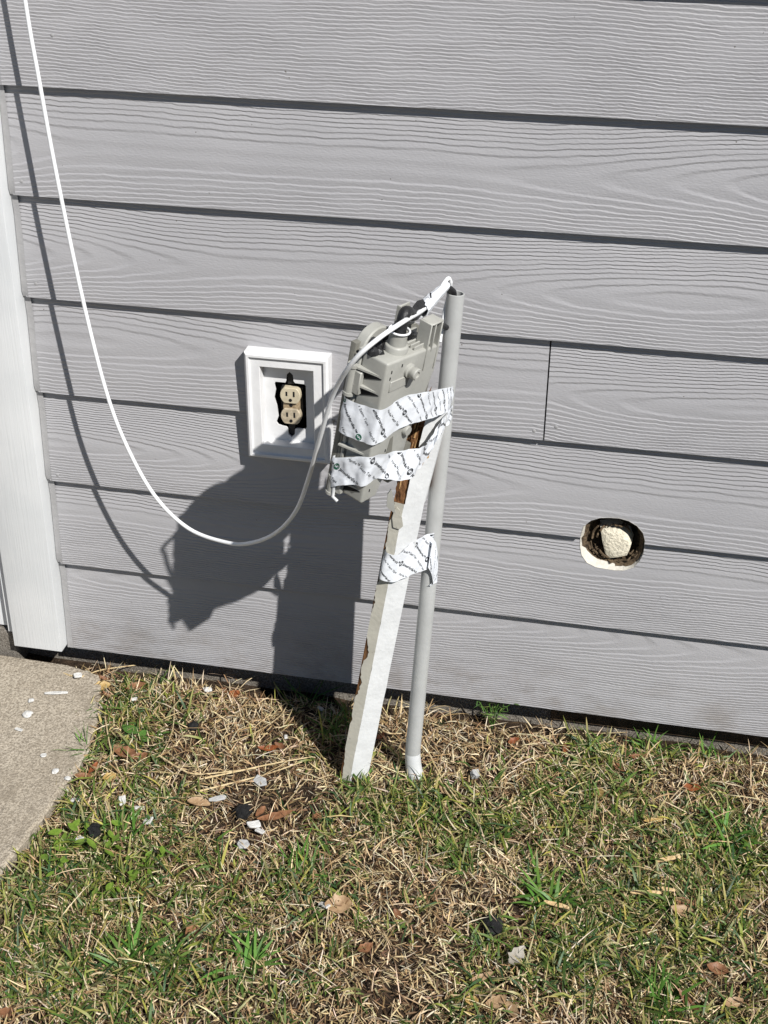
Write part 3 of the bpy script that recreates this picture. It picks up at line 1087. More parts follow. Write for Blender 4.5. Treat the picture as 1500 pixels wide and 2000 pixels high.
class Tape:
    """a ribbon given by columns of (top, bottom) points; maps flat tape coordinates in metres onto it"""
    def __init__(s, cols, nu=8, nv=9, wr=0.0012, seed=0.0, sharp=()):
        tops = catmull([c[0] for c in cols], nu)
        bots = catmull([c[1] for c in cols], nu)
        s.n = len(tops)
        s.nv = nv
        s.P = []
        for i in range(s.n):
            col = []
            for j in range(nv):
                col.append(bots[i].lerp(tops[i], j / (nv - 1)))
            s.P.append(col)
        s.L = [0.0]
        for i in range(1, s.n):
            m = nv // 2
            s.L.append(s.L[-1] + (s.P[i][m] - s.P[i - 1][m]).length)
        s.W = float(np.mean([(a - b).length for a, b in zip(tops, bots)]))
        s.N = []
        for i in range(s.n):
            a, c = s.P[max(i - 1, 0)], s.P[min(i + 1, s.n - 1)]
            m = nv // 2
            t = c[m] - a[m]
            u = tops[i] - bots[i]
            s.N.append(t.cross(u).normalized())
        for i in range(s.n):
            for j in range(nv):
                q = s.L[i] * 1000
                wv = wr * (1.1 * nz(q * 0.045, j * 0.35, seed) + 0.5 * nz(q * 0.13, j * 0.8 + q * 0.05, seed + 5))
                s.P[i][j] = s.P[i][j] + s.N[i] * (wv + 0.0004)

    def map(s, u, v, off):
        u = min(max(u, 0), s.L[-1] - 1e-6)
        i = max(k for k in range(s.n) if s.L[k] <= u)
        i = min(i, s.n - 2)
        f = (u - s.L[i]) / max(1e-9, s.L[i + 1] - s.L[i])
        q = min(max(v / s.W, 0), 1) * (s.nv - 1)
        j = min(int(q), s.nv - 2)
        g = q - j
        p = (s.P[i][j].lerp(s.P[i][j + 1], g)).lerp(s.P[i + 1][j].lerp(s.P[i + 1][j + 1], g), f)
        return p + s.N[i].lerp(s.N[i + 1], f) * off

    def build(s, name, label, loc):
        o = empty(name, loc, label, 'tape')
        b = MB()
        b.hull_grid(s.P, False, False)
        s.sheet = b.build('tape_strip', M['tape'], o, 70)
        s.root = o
        return o

    def stamp(s, vs, fs, u0, v0, ang, name, mat):
        ca, sa = math.cos(ang), math.sin(ang)
        ok, pts = [], []
        for x, y in vs:
            u, v = u0 + x * ca - y * sa, v0 + x * sa + y * ca
            ok.append(0.001 < v < s.W - 0.001 and 0.001 < u < s.L[-1] - 0.001)
            pts.append(s.map(u, v, 0.0005))
        b = MB()
        n_ = 0
        vv = [b.bm.verts.new(p) for p in pts]
        for f in fs:
            if all(ok[i] for i in f):
                try:
                    b.bm.faces.new([vv[i] for i in f])
                    n_ += 1
                except ValueError:
                    pass
        for v in [v for v in b.bm.verts if not v.link_faces]:
            b.bm.verts.remove(v)
        if n_ > 3:
            b.build(name, M[mat], s.root, None, False)
        else:
            b.bm.free()

    def print_rows(s, ang, u_start, du, size, green_until=0.0, v_off=0.0, logo_every=2):
        vs1, fs1, w1 = text_mesh('JamesHardie\u2122', size, True)
        vs2, fs2, w2 = text_mesh('Hardie\u2122 Seam Tape', size * 0.86, False)
        lv, lf = logo_mesh(size * 0.62)
        k = 0
        u = u_start
        ca, sa = math.cos(ang), math.sin(ang)
        while u < s.L[-1] + 0.06:
            # one diagonal line of print after another
            step = w1 + size * 1.9 if k % 2 == 0 else w2 + size * 1.3
            q0 = -0.10 + (k % 3) * 0.011 + v_off
            for r_ in range(8):
                q = q0 + r_ * step
                uu, vv = u + q * ca, s.W / 2 + q * sa
                if not (-0.05 < vv < s.W + 0.05):
                    continue
                if k % 2 == 0:
                    s.stamp(lv, lf, uu, vv, ang, 'printed_badge', 'ink_green' if uu < green_until else 'ink')
                    s.stamp(vs1, fs1, uu + size * 1.0 * ca + size * 0.34 * sa, vv + size * 1.0 * sa - size * 0.34 * ca, ang, 'printed_lettering', 'ink')
                else:
                    s.stamp(vs2, fs2, uu, vv, ang, 'printed_lettering', 'ink')
            u += du
            k += 1


def onA(x, y, o=0.0015): return hit(x, y, BA - eB * o, eB)
def onB(x, y, o=0.0105): return hit(x, y, BA - eA * o, eA)
def edge(x, y, o=0.003): return BP(0, 0, 0) + eu * ((hit(x, y, BA, (eA + eB).normalized()) - BA).dot(eu)) - eA * o - eB * o


t1 = Tape([(onB(664, 768, 0.001) + eA * 0.03, onB(655, 838, 0.001) + eA * 0.03), (onB(672, 772), onB(662, 841)), (onB(693, 786), onB(690, 857)), (onB(716, 793, 0.006), onB(709, 863, 0.006)), (edge(741, 798), edge(729, 866)),
           (onA(760, 793, 0.002), onA(750, 858, 0.002)), (onA(790, 774, 0.002), onA(790, 832, 0.004)), (onA(828, 766, 0.001), onA(825, 822, 0.006)), (at(858, 760, 0.250), at(853, 813, 0.262)), (at(874, 757, 0.195), at(868, 807, 0.235)),
           (at(885, 755, 0.168), at(880, 800, 0.172)), (at(887, 754, 0.148), at(884, 798, 0.150))], 8, 9, 0.0020, 1.0)
t1.build('seam_tape_strip', 'upper printed white tape strip running from utility box across to the conduit', BP(0, 0, 0.12))
t1.print_rows(-0.95, 0.012, 0.0250, 0.0064, 0.085)
t2 = Tape([(onB(656, 892, 0.001) + eA * 0.02, onB(648, 950, 0.001) + eA * 0.02), (onB(653, 892), onB(645, 951)), (onB(672, 893, 0.012), onB(668, 947, 0.012)), (onB(697, 892, 0.009), onB(690, 947, 0.007)), (edge(724, 889), edge(713, 946)),
           (onA(748, 885, 0.006), onA(733, 936, 0.001)), (onA(775, 881, 0.002), onA(758, 936, 0.010)), (onA(802, 877, 0.002), onA(782, 939, 0.012)), (at(825, 873, 0.305), at(806, 930, 0.315)), (at(838, 858, 0.262), at(828, 902, 0.268)),
           (at(852, 836, 0.245), at(844, 878, 0.245)), (at(868, 812, 0.238), at(858, 852, 0.244)), (at(879, 796, 0.190), at(872, 832, 0.205)), (at(884, 790, 0.158), at(880, 824, 0.160))], 8, 9, 0.0032, 7.0)
t2.build('seam_tape_strip', 'lower printed white tape strip, wrinkled, around the bottom of the utility box', BP(0, 0, 0.04))
t2.print_rows(-0.62, -0.012, 0.0330, 0.0068, 0.055, 0.01)
s1, s2 = post_section(1082), post_section(1130)
o_ = Vector((0, -0.0022, 0))
t3 = Tape([(post_section(1066)[4] + Vector((-0.002, 0, 0)), post_section(1118)[4] + Vector((-0.002, 0, 0))), (at(754, 1071, 0.2395), at(740, 1123, 0.238)), (at(775, 1083, 0.2405), at(763, 1136, 0.239)), (at(792, 1070, 0.231), at(786, 1130, 0.230)),
           (at(810, 1056, 0.219), at(805, 1122, 0.217)), (at(828, 1046, 0.194), at(822, 1116, 0.196)), (at(840, 1042, 0.184), at(832, 1112, 0.187)), (at(849, 1040, 0.176), at(842, 1108, 0.178)), (at(851, 1040, 0.162), at(846, 1108, 0.164))], 7, 8, 0.0022, 3.0)
t3.build('seam_tape_strip', 'printed white tape wrapped around both post and conduit at half height', at(795, 1100, 0.21))
t3.print_rows(-0.80, 0.0, 0.0230, 0.0060)
t4 = Tape([(at(845, 1052, 0.189), at(836, 1108, 0.191)), (at(852, 1062, 0.186), at(843, 1122, 0.188)), (at(855, 1092, 0.184), at(845, 1142, 0.187)), (at(854, 1138, 0.182), at(837, 1143, 0.187))], 6, 6, 0.0015, 9.0)
t4.build('tape_flap', 'loose folded tail of printed white tape hanging off the conduit', at(848, 1120, 0.217))
t4.print_rows(-1.1, 0.0, 0.022, 0.0060)

# ------------------------------------------------------------------ cables
white = [(45, -25, .050), (75, 150, .056), (112, 350, .066), (160, 578, .080), (205, 757, .095), (246, 868, .105), (302, 968, .118), (368, 1032, .138), (440, 1059, .165), (487, 1061, .192), (537, 1042, .235), (578, 998, .285), (604, 930, .330), (626, 852, .372),
         (652, 768, .405), (690, 706, .440), (738, 662, .432), (788, 628, .385), (826, 605, .292), (850, 580, .222), (868, 552, .178), (876, 544, .162), (880, 552, .156)]
wp = [at(*q) for q in white]
hi = wp[0] + Vector((-0.03, 0.01, 0.9))
cb_ = empty('white_cable', at(470, 1062, .18), 'thin white cable drooping in a loop down the siding to the utility box', 'cable')
b = MB()
b.tube(catmull([hi, wp[0].lerp(hi, .4)] + wp, 7), 0.0034, 9)
b.build('cable_jacket', M['cable'], cb_, 60)
wire = [at(880, 552, .156), at(879, 565, .152), at(874, 585, .150), at(868, 610, .152), at(863, 640, .158), at(859, 668, .170)]
b = MB()
b.tube(catmull(wire, 5), 0.0030, 8)
b.build('cable_tail', M['cable'], cb_, 60)
bc = empty('black_cable', BP(hs, ht, HB + 0.02), 'short thick black cable from the box hub into the conduit mouth', 'cable')
blk = [BP(hs, ht, HB + 0.010), BP(hs + 0.002, ht, HB + 0.030), BP(hs + 0.012, ht + 0.004, HB + 0.050), at(808, 615, .318), at(822, 597, .278), at(845, 577, .216), at(862, 566, .182), at(873, 563, .165), at(881, 568, .156), at(885, 578, .151), c_top - axc * 0.05]
b = MB()
b.tube(catmull(blk, 6), [0.0085] * 25 + [0.0058] * 36, 12)
b.build('cable_jacket', M['black'], bc, 60)
b = MB()
b.tube(catmull([at(842, 634, .250), at(853, 632, .212), at(862, 634, .184), at(872, 640, .168)], 5), [0.0045] * 16, 8)
b.build('cable_clamp', M['black'], bc, 50)
b = MB()
b.tube(catmull([at(742, 665, .36), at(752, 652, .35), at(765, 655, .355), at(772, 668, .36)], 4), 0.0042, 8)
b.build('cable_loop', M['black'], bc, 50)
wrapm = empty('cable_tape_wrap', at(850, 580, .25), 'small white tape wrap binding white and black cables near conduit mouth', 'tape')
wpth = catmull([at(822, 607, .284), at(836, 592, .252), at(850, 578, .220), at(864, 565, .188), at(872, 558, .172)], 4)
b = MB()
b.tube(wpth, [0.0115, 0.0125, 0.0118, 0.0122, 0.0112, 0.0108, 0.0112, 0.0104, 0.0098, 0.0092, 0.0095, 0.0085, 0.0082, 0.0078, 0.0076, 0.0070, 0.0066], 9, False, 0.85)
b.build('wrap', M['tape'], wrapm, 25)
pw = at(841, 577, .275)
b = MB()
b.prism([at(839, 572, .262), at(842, 572, .262), at(843, 582, .262), at(840, 582, .262)], (0, 0.001, 0))
b.build('printed_lettering', M['ink'], wrapm)

# ------------------------------------------------------------------ lawn
def blades(name, label, pos, az, el, droop, L, W, col, mat, kind='stuff', parent=None, tipcol=None):
    n = len(L)
    ts = np.array([0.0, 0.34, 0.70, 1.0])
    ws = np.array([0.75, 1.0, 0.72, 0.0])
    dirx, diry = np.cos(az), np.sin(az)
    c = np.zeros((n, 4, 3))
    c[:, 0] = pos
    for k in range(1, 4):
        e = el - droop * (ts[k] + ts[k - 1]) / 2
        st = L * (ts[k] - ts[k - 1])
        c[:, k, 0] = c[:, k - 1, 0] + st * np.cos(e) * dirx
        c[:, k, 1] = c[:, k - 1, 1] + st * np.cos(e) * diry
        c[:, k, 2] = c[:, k - 1, 2] + st * np.sin(e)
    c[:, :, 2] = np.maximum(c[:, :, 2], -0.004)
    roll = rng.uniform(-0.9, 0.9, n)
    sx, sy, sz = -diry * np.cos(roll), dirx * np.cos(roll), np.sin(roll)
    side = np.stack([sx, sy, sz], 1)
    V = np.zeros((n, 7, 3))
    for k in range(3):
        off = side * (W * ws[k] * 0.5)[:, None]
        V[:, 2 * k] = c[:, k] - off
        V[:, 2 * k + 1] = c[:, k] + off
    V[:, 6] = c[:, 3]
    V = V.reshape(-1, 3)
    base = (np.arange(n) * 7)[:, None]
    loops = (base + np.array([[0, 1, 3, 2, 2, 3, 5, 4, 4, 5, 6]])).ravel()
    starts = ((np.arange(n) * 11)[:, None] + np.array([[0, 4, 8]])).ravel()
    tot = np.tile(np.array([4, 4, 3]), n)
    me = bpy.data.meshes.new(name)
    me.vertices.add(n * 7)
    me.vertices.foreach_set('co', V.astype(np.float32).ravel())
    me.loops.add(n * 11)
    me.loops.foreach_set('vertex_index', loops.astype(np.int32))
    me.polygons.add(n * 3)
    me.polygons.foreach_set('loop_start', starts.astype(np.int32))
    me.polygons.foreach_set('loop_total', tot.astype(np.int32))
    me.polygons.foreach_set('use_smooth', np.ones(n * 3, dtype=bool))
    me.update(calc_edges=True)
    ca = me.color_attributes.new('tint', 'FLOAT_COLOR', 'POINT')
    C4 = np.ones((n, 7, 4))
    for k in range(7):
        f = (0.0, 0.0, 0.25, 0.25, 0.65, 0.65, 1.0)[k]
        C4[:, k, :3] = col if tipcol is None else col * (1 - f) + tipcol * f
    ca.data.foreach_set('color', C4.astype(np.float32).ravel())
    o = link(name, me, M[mat], parent)
    tag(o, label, None, None, kind)
    return o


def pal(n, cols, wts, jit=0.16):
    cols = np.array(cols)
    k = rng.choice(len(cols), n, p=np.array(wts) / sum(wts))
    return np.clip(cols[k] * (1 + rng.normal(0, jit, (n, 1))) * (1 + rng.normal(0, 0.04, (n, 3))), 0.01, 0.9)


def nfield(x, y, f, z):
    return np.array([nz(a * f, b * f, z) for a, b in zip(x, y)])


def scatter(nin, nout):
    """dense where the camera looks, thinner around"""
    x = np.concatenate([rng.uniform(-1.12, 0.42, nin), rng.uniform(-1.25, 1.15, nout)])
    y = np.concatenate([rng.uniform(-0.90, 0.004, nin), rng.uniform(-1.55, 0.004, nout)])
    k = ~in_slab(x - 0.006 + rng.normal(0, 0.008, len(x)), y)
    k &= (y < -0.012 + rng.normal(0, 0.008, len(x)) + 0.012 * np.sin(x * 17) * np.sin(x * 41))
    return x[k], y[k]


def blob(x, y, px, py, r, r2=None):
    g = gnd(px, py)
    return np.exp(-((x - g.x) / r) ** 2 - ((y - g.y) / (r2 or r)) ** 2)


def green_density(x, y):
    d = 0.30 + 0.85 * nfield(x, y, 5.0, 2.0) + 0.55 * nfield(x, y, 14.0, 6.0)
    for px, py, r, a in ((1330, 1620, .13, .5), (1120, 1560, .10, .25), (1420, 1450, .10, .4), (1300, 1420, .07, .5), (160, 1700, .11, .8), (230, 1590, .08, .5), (300, 1400, .08, .35), (80, 1800, .12, .3),
                         (330, 1870, .14, .3), (560, 1720, .10, .35), (1080, 1780, .12, .5), (1300, 1850, .15, .4), (1440, 1700, .1, .6), (900, 1640, .12, .2), (380, 1340, .05, .4), (660, 1420, .05, .4),
                         (560, 1570, .13, -.8), (470, 1460, .08, -.3), (960, 1420, .13, -.6), (800, 1450, .10, -.5), (990, 1690, .06, -.7), (830, 1720, .07, -.4), (700, 1900, .10, -.3), (850, 1950, .12, -.35), (130, 1300, .1, -.8)):
        d += a * blob(x, y, px, py, r)
    d -= 0.55 * np.exp(-((y - 0.0) / 0.05) ** 2) * (x < -0.05)
    return np.clip(d, 0.02, 1.0)


STRAW = [(0.49, 0.37, 0.20), (0.64, 0.52, 0.33), (0.34, 0.225, 0.11), (0.17, 0.10, 0.048), (0.58, 0.50, 0.37)]
# matted dead grass
x, y = scatter(54000, 15000)
bare = np.clip(-0.02 + 0.8 * nfield(x, y, 9.0, 12.0) + 0.5 * nfield(x, y, 30.0, 3.0), 0.0, 0.85)
for px, py, r, a in ((540, 1580, .10, .75), (470, 1620, .06, .6), (620, 1560, .05, .5), (1270, 1420, .05, .6), (760, 1450, .03, .5), (600, 1420, .05, .4), (990, 1820, .03, .8)):
    bare = np.maximum(bare, a * blob(x, y, px, py, r))
k = rng.random(len(x)) > bare
x, y = x[k], y[k]
n = len(x)
zg = ghv(x, y)
Lb = rng.gamma(3.0, 0.0044, n) + 0.006
blades('dead_grass_thatch', 'matted straw-coloured dead grass covering the lawn', np.stack([x, y, zg + rng.uniform(-0.002, 0.010, n)], 1), rng.uniform(0, 2 * np.pi, n), rng.normal(0.34, 0.42, n), rng.uniform(-0.6, 1.1, n),
       Lb, rng.uniform(0.0009, 0.0026, n), pal(n, STRAW, (5, 4, 4, 3, 2)), 'straw')
# long dry runners tangled through the mat
x, y = scatter(1500, 500)
n = len(x)
blades('dry_runners', 'long thin dry grass runners tangled over the lawn', np.stack([x, y, ghv(x, y) + rng.uniform(0.002, 0.016, n)], 1), rng.uniform(0, 6.28, n), rng.normal(0.25, 0.22, n), rng.uniform(0.1, 0.9, n),
       rng.uniform(0.03, 0.085, n), rng.uniform(0.0010, 0.0019, n), pal(n, STRAW, (4, 5, 3, 1, 3)), 'straw')
# darker rotted litter at the bottom of the mat
x, y = scatter(12000, 4000)
n = len(x)
blades('rotted_litter', 'dark brown rotted plant litter between the dead grass', np.stack([x, y, ghv(x, y) + rng.uniform(0, 0.004, n)], 1), rng.uniform(0, 6.28, n), rng.normal(0.1, 0.2, n), rng.uniform(-0.2, 0.5, n),
       rng.uniform(0.008, 0.028, n), rng.uniform(0.0015, 0.0045, n), pal(n, [(0.12, 0.07, 0.038), (0.20, 0.125, 0.07), (0.07, 0.042, 0.026)], (3, 3, 2)), 'straw')
# living grass in tufts
x, y = scatter(9000, 3600)
d = green_density(x, y)
k = rng.random(len(x)) < d
x, y, d = x[k], y[k], d[k]
rep = rng.integers(3, 8, len(x))
X, Y, D = np.repeat(x, rep), np.repeat(y, rep), np.repeat(d, rep)
n = len(X)
sc = np.repeat(rng.uniform(0.6, 1.25, len(x)), rep)
X = X + rng.normal(0, 0.006, n)
Y = np.minimum(Y + rng.normal(0, 0.006, n), 0.02)
az = np.repeat(rng.uniform(0, 6.28, len(x)), rep) + rng.normal(0, 1.1, n)
GREEN = [(0.062, 0.115, 0.022), (0.105, 0.165, 0.032), (0.045, 0.095, 0.034), (0.21, 0.235, 0.045), (0.40, 0.37, 0.09)]
col = pal(n, GREEN, (5, 5, 3, 2.5, 1.2))
tip = np.where(rng.random((n, 1)) < 0.3, pal(n, [(0.45, 0.40, 0.16), (0.55, 0.44, 0.22)], (1, 1)), col * 1.05)
blades('lawn_grass', 'living green grass blades growing in patches through the dead mat', np.stack([X, Y, ghv(X, Y) + rng.uniform(0, 0.006, n)], 1), az, rng.normal(0.74, 0.32, n), rng.uniform(0.1, 1.5, n),
       rng.gamma(5.0, 0.0050, n) * sc + 0.008, rng.uniform(0.0018, 0.0046, n) * np.sqrt(sc), col, 'blade', tipcol=tip)


# ---- separate coarse tufts one can point to
def tuft(name, label, px, py, nb, L, W, cols, spread=0.012, el=0.75, cat='grass tuft', z=0.0, mat='blade', wts=None, droop=1.0):
    g = gnd(px, py, z)
    g.y = min(g.y, -0.010)
    o = empty(name, (g.x, g.y, ghgt(g.x, g.y)), label, cat)
    pos = np.stack([rng.normal(0, spread, nb), rng.normal(0, spread, nb), np.zeros(nb)], 1)
    b = blades('blades', None, pos, rng.uniform(0, 6.28, nb), rng.normal(el, 0.28, nb), rng.uniform(0.2, droop, nb), L * rng.uniform(0.6, 1.15, nb), W * rng.uniform(0.7, 1.2, nb), pal(nb, cols, wts or [1] * len(cols), 0.12), mat, None, o)
    return o


CO = [(0.10, 0.22, 0.035), (0.14, 0.27, 0.05), (0.08, 0.18, 0.03)]
for lab, px, py, nb, L, W in (
        ('coarse green grass tuft right of the black clod in the lower lawn', 1075, 1770, 34, 0.085, 0.0058),
        ('lush dark green grass tuft near the right edge of the lawn', 1425, 1640, 44, 0.075, 0.0050),
        ('green grass tuft hanging over the soil under the siding at right', 1290, 1430, 46, 0.060, 0.0032),
        ('green grass tuft at wall base close to the right edge', 1385, 1425, 36, 0.055, 0.0030),
        ('green grass tuft at the bottom edge right of centre', 1290, 1960, 36, 0.070, 0.0052),
        ('broad-bladed grass clump at lower left of the lawn', 250, 1880, 26, 0.080, 0.0062),
        ('broad-bladed grass clump at bottom edge left of centre', 490, 1900, 28, 0.078, 0.0060),
        ('grass clump in the lawn just below the bare soil patch', 585, 1700, 44, 0.060, 0.0034),
        ('grass clump beside the black pebble near the driveway', 240, 1625, 30, 0.070, 0.0044),
        ('grass tuft overhanging the driveway edge', 175, 1470, 34, 0.048, 0.0024),
        ('shaded thin-bladed grass clump left of the post foot', 655, 1440, 40, 0.070, 0.0026),
        ('short grass clump growing at the foot of the leaning post', 700, 1528, 46, 0.042, 0.0026),
        ('short grass clump around the foot of the conduit', 822, 1540, 30, 0.036, 0.0026),
        ('tall thin grass clump in the box shadow at the wall', 610, 1370, 26, 0.075, 0.0024)):
    tuft('grass_tuft', lab, px, py, nb, L, W, CO)
tuft('dead_grass_clump', 'pale dead grass clump fanned out in the right lawn', 985, 1690, 60, 0.052, 0.0028, [(0.66, 0.52, 0.32), (0.74, 0.62, 0.42)], 0.014, 0.45, 'grass tuft', 0, 'straw')
tuft('dead_grass_clump', 'bleached dry grass sprout at wall base under the cable loop', 330, 1330, 40, 0.070, 0.0020, [(0.66, 0.52, 0.32), (0.74, 0.62, 0.42), (0.3, 0.3, 0.1)], 0.022, 0.7, 'grass tuft', 0, 'straw')
tuft('dead_grass_clump', 'thin dry grass stalks between the post and the conduit', 775, 1400, 22, 0.065, 0.0020, [(0.66, 0.52, 0.32), (0.60, 0.47, 0.25)], 0.020, 0.8, 'grass tuft', 0, 'straw')

DRY = [(0.62, 0.49, 0.30), (0.70, 0.58, 0.39), (0.34, 0.22, 0.11)]
for lab, px, py, nb, L in (
        ('dry grass wisps against the wall left of the ground shadow', 440, 1335, 34, 0.050),
        ('dry grass wisps against the wall beside the white trim foot', 215, 1308, 34, 0.042),
        ('dry grass wisps against the wall right behind the conduit', 860, 1385, 36, 0.050),
        ('dry grass wisps against the wall right of the sprig', 1060, 1410, 34, 0.044),
        ('dry grass wisps against the wall below the cut hole', 1190, 1425, 34, 0.046),
        ('dry grass wisps against the wall at the right picture edge', 1470, 1460, 36, 0.046)):
    tuft('dead_grass_clump', lab, px, py, nb, L, 0.0018, DRY, 0.030, 0.6, 'grass tuft', 0, 'straw')
for lab, px, py in (('small grass tuft creeping over the upper driveway edge', 186, 1400), ('small grass tuft creeping over the middle driveway edge', 140, 1545), ('small grass tuft creeping over the lower driveway edge', 75, 1640)):
    tuft('grass_tuft', lab, px, py, 40, 0.040, 0.0024, CO + [(0.45, 0.36, 0.17)], 0.018, 0.55)

# sprig with needle leaves at the wall
g = gnd(962, 1408)
g.z = -0.012
sp_ = empty('wall_sprig', tuple(g), 'small green needle-leaved sprig growing against the wall base', 'weed')
stems = [[(0, 0, -0.005), (-0.004, 0.0, 0.03), (-0.010, 0.002, 0.060)], [(0, 0, -0.005), (0.004, 0.0, 0.035), (0.016, 0.002, 0.072)], [(0, 0, -0.005), (0.010, -0.004, 0.032), (0.034, -0.004, 0.062)], [(0, 0, -.005), (-.012, 0, .03), (-.030, 0, .056)]]
b = MB()
pos, azs = [], []
for st in stems:
    pth = catmull([Vector(q) + g for q in st], 5)
    b.tube(pth, 0.0009, 6)
    for p in pth[3:]:
        for q in range(3):
            pos.append(p - g)
            azs.append(random.uniform(0, 6.28))
b.build('stem', M['leaf_green'], sp_)
pos = np.array([tuple(p) for p in pos])
nb = len(pos)
blades('foliage', None, pos, np.array(azs), rng.normal(0.5, 0.5, nb), rng.uniform(-0.2, 0.5, nb), rng.uniform(0.014, 0.024, nb), rng.uniform(0.0016, 0.0026, nb), pal(nb, [(0.14, 0.24, 0.06), (0.09, 0.17, 0.05), (0.26, 0.30, 0.09)], (2, 2, 1)), 'blade', None, sp_)


# ---- leaves
def leaf_mesh(name, L, W, curl, fold, lob=0.0, n=7, jag=0.0):
    vs, fs = [], []
    for i in range(n + 1):
        t = i / n
        hw = W * 0.5 * (math.sin(math.pi * min(1, t * 0.94 + 0.03)) ** 0.8) * (1 + lob * math.sin(t * 19))
        x_ = (t - 0.5) * L
        z_ = curl * L * (4 * (t - 0.5) ** 2)
        for sgn in (-1, 0, 1):
            jj = 1 + (jag * math.sin(i * 2.4 + sgn) if sgn else 0)
            vs.append((x_, sgn * hw * jj, z_ + (fold * hw if sgn else 0)))
    for i in range(n):
        for q in range(2):
            a = i * 3 + q
            fs.append((a, a + 1, a + 4, a + 3))
    me = bpy.data.meshes.new(name)
    me.from_pydata(vs, [], fs)
    me.polygons.foreach_set('use_smooth', [True] * len(me.polygons))
    me.update()
    return me


def put(name, me, mat, px, py, rz, tilt=(0.15, 0.1), lift=0.012, label=None, cat=None, slab=False, z=None):
    g = gnd(px, py, 0.0)
    base = (0.019 if slab else ghgt(g.x, g.y)) if z is None else z
    g = gnd(px, py, base + lift)
    o = link(name, me, M[mat])
    o.location = g
    o.rotation_euler = (tilt[0], tilt[1], rz)
    return tag(o, label, cat)


LV = [
    # px, py, length px, width ratio, angle deg, mat, label
    (198, 1342, 38, .55, 35, 'leaf_yellow', 'tan folded dry leaf on the corner of the driveway'),
    (215, 1362, 36, .28, -20, 'leaf_brown', 'narrow brown leaf just below the tan leaf at driveway corner'),
    (205, 1325, 28, .3, 5, 'leaf_brown', 'thin dark brown leaf above the tan leaf at driveway corner'),
    (265, 1345, 42, .5, 30, 'leaf_brown', 'mottled brown leaf beside the driveway corner'),
    (133, 1312, 34, .4, 10, 'leaf_red', 'reddish brown leaf at the top edge of the driveway'),
    (457, 1358, 26, .8, 60, 'leaf_red', 'rust orange leaf standing in sun near the wall shadow'),
    (440, 1350, 24, .5, -20, 'leaf_brown', 'dull brown leaf next to the rust orange leaf by the wall'),
    (245, 1475, 52, .55, -15, 'leaf_brown', 'large curled brown leaf below the broad green weed leaf'),
    (275, 1480, 40, .4, 20, 'leaf_brown', 'second curled brown leaf overlapping the one below the green weed'),
    (182, 1502, 34, .30, 85, 'leaf_red', 'narrow upright brown leaf at the driveway edge'),
    (164, 1520, 34, .5, 15, 'leaf_brown', 'brown leaf lying half on the driveway edge'),
    (213, 1520, 26, .7, 40, 'leaf_yellow', 'yellow tan leaf in the grass beside the driveway edge'),
    (525, 1462, 40, .32, 10, 'leaf_red', 'red brown leaf near the edge of the box shadow on the lawn'),
    (550, 1460, 30, .4, -25, 'leaf_brown', 'brown leaf right at the tip of the ground shadow'),
    (538, 1595, 66, .26, 28, 'leaf_brown', 'long brown leaf on the bare soil patch'),
    (508, 1586, 30, .4, 75, 'leaf_brown', 'short brown leaf left of the long one on bare soil'),
    (388, 1570, 42, .55, 10, 'leaf_tan', 'spotted tan leaf beside the grey plastic scrap'),
    (430, 1745, 42, .4, -60, 'leaf_tan', 'pale brown leaf standing in the centre-left lawn'),
    (374, 1822, 30, .65, 65, 'leaf_brown', 'triangular brown leaf in the lower left lawn'),
    (660, 1770, 46, .7, 20, 'leaf_tan', 'large tan leaf beside the white chip low in the lawn'),
    (12, 1980, 30, .6, 10, 'leaf_brown', 'brown leaf in the bottom left corner'),
    (1000, 1990 - 15, 34, .5, -60, 'leaf_tan', 'mottled tan leaf at the bottom edge near centre'),
    (970, 1958, 34, .6, 20, 'leaf_tan', 'tan leaf left of the mottled one at the bottom edge'),
    (920, 1955, 22, .7, 10, 'leaf_yellow', 'small orange yellow leaf at the bottom edge'),
    (1352, 1538, 34, .5, -15, 'leaf_red', 'rust red leaf in the right lawn'),
    (1170, 1550, 30, .7, -60, 'leaf_yellow', 'pale yellow brown leaf in the mid right lawn'),
    (1278, 1605, 40, .3, 20, 'leaf_yellow', 'bright yellow grass leaf in the right lawn'),
    (1335, 1765, 40, .42, -5, 'leaf_brown', 'brown pointed leaf lying in the lower right lawn'),
    (1335, 1784, 46, .45, 0, 'leaf_tan', 'light tan leaf just under the brown pointed leaf'),
    (1245, 1480, 34, .4, 15, 'leaf_brown', 'brown leaf under the grass tuft near the wall at right'),
    (1208, 1498, 34, .35, -40, 'leaf_brown', 'curved brown leaf left of the wall grass at right'),
    (1105, 1465, 28, .4, -70, 'leaf_red', 'red brown leaf near the wall right of the conduit'),
    (1003, 1450, 24, .6, 30, 'leaf_red', 'small rust leaf near the sprig at the wall'),
    (1345, 1960, 46, .28, -50, 'leaf_brown', 'slender curved brown leaf near the bottom right'),
    (1400, 1895, 34, .6, 0, 'leaf_brown', 'crumpled brown leaf near the lower right edge'),
    (1430, 1960, 34, .5, 25, 'leaf_tan', 'tan leaf in the bottom right corner'),
    (712, 1855, 30, .6, 45, 'leaf_brown', 'dull brown leaf in the lower lawn near centre'),
    (778, 1788, 24, .5, -50, 'leaf_brown', 'small brown leaf below the dead grass in the lawn'),
    (742, 1440, 24, .4, 60, 'leaf_red', 'small reddish leaf lying between post and conduit'),
    (622, 1595, 22, .7, 20, 'leaf_brown', 'small brown leaf at the right of the bare soil'),
    (868, 1545, 26, .45, -35, 'leaf_tan', 'tan leaf beside the foot of the conduit'),
    (940, 1910, 40, .3, 30, 'leaf_tan', 'twisted tan leaf left of the clear plastic scrap'),
]
PXM = 0.00088
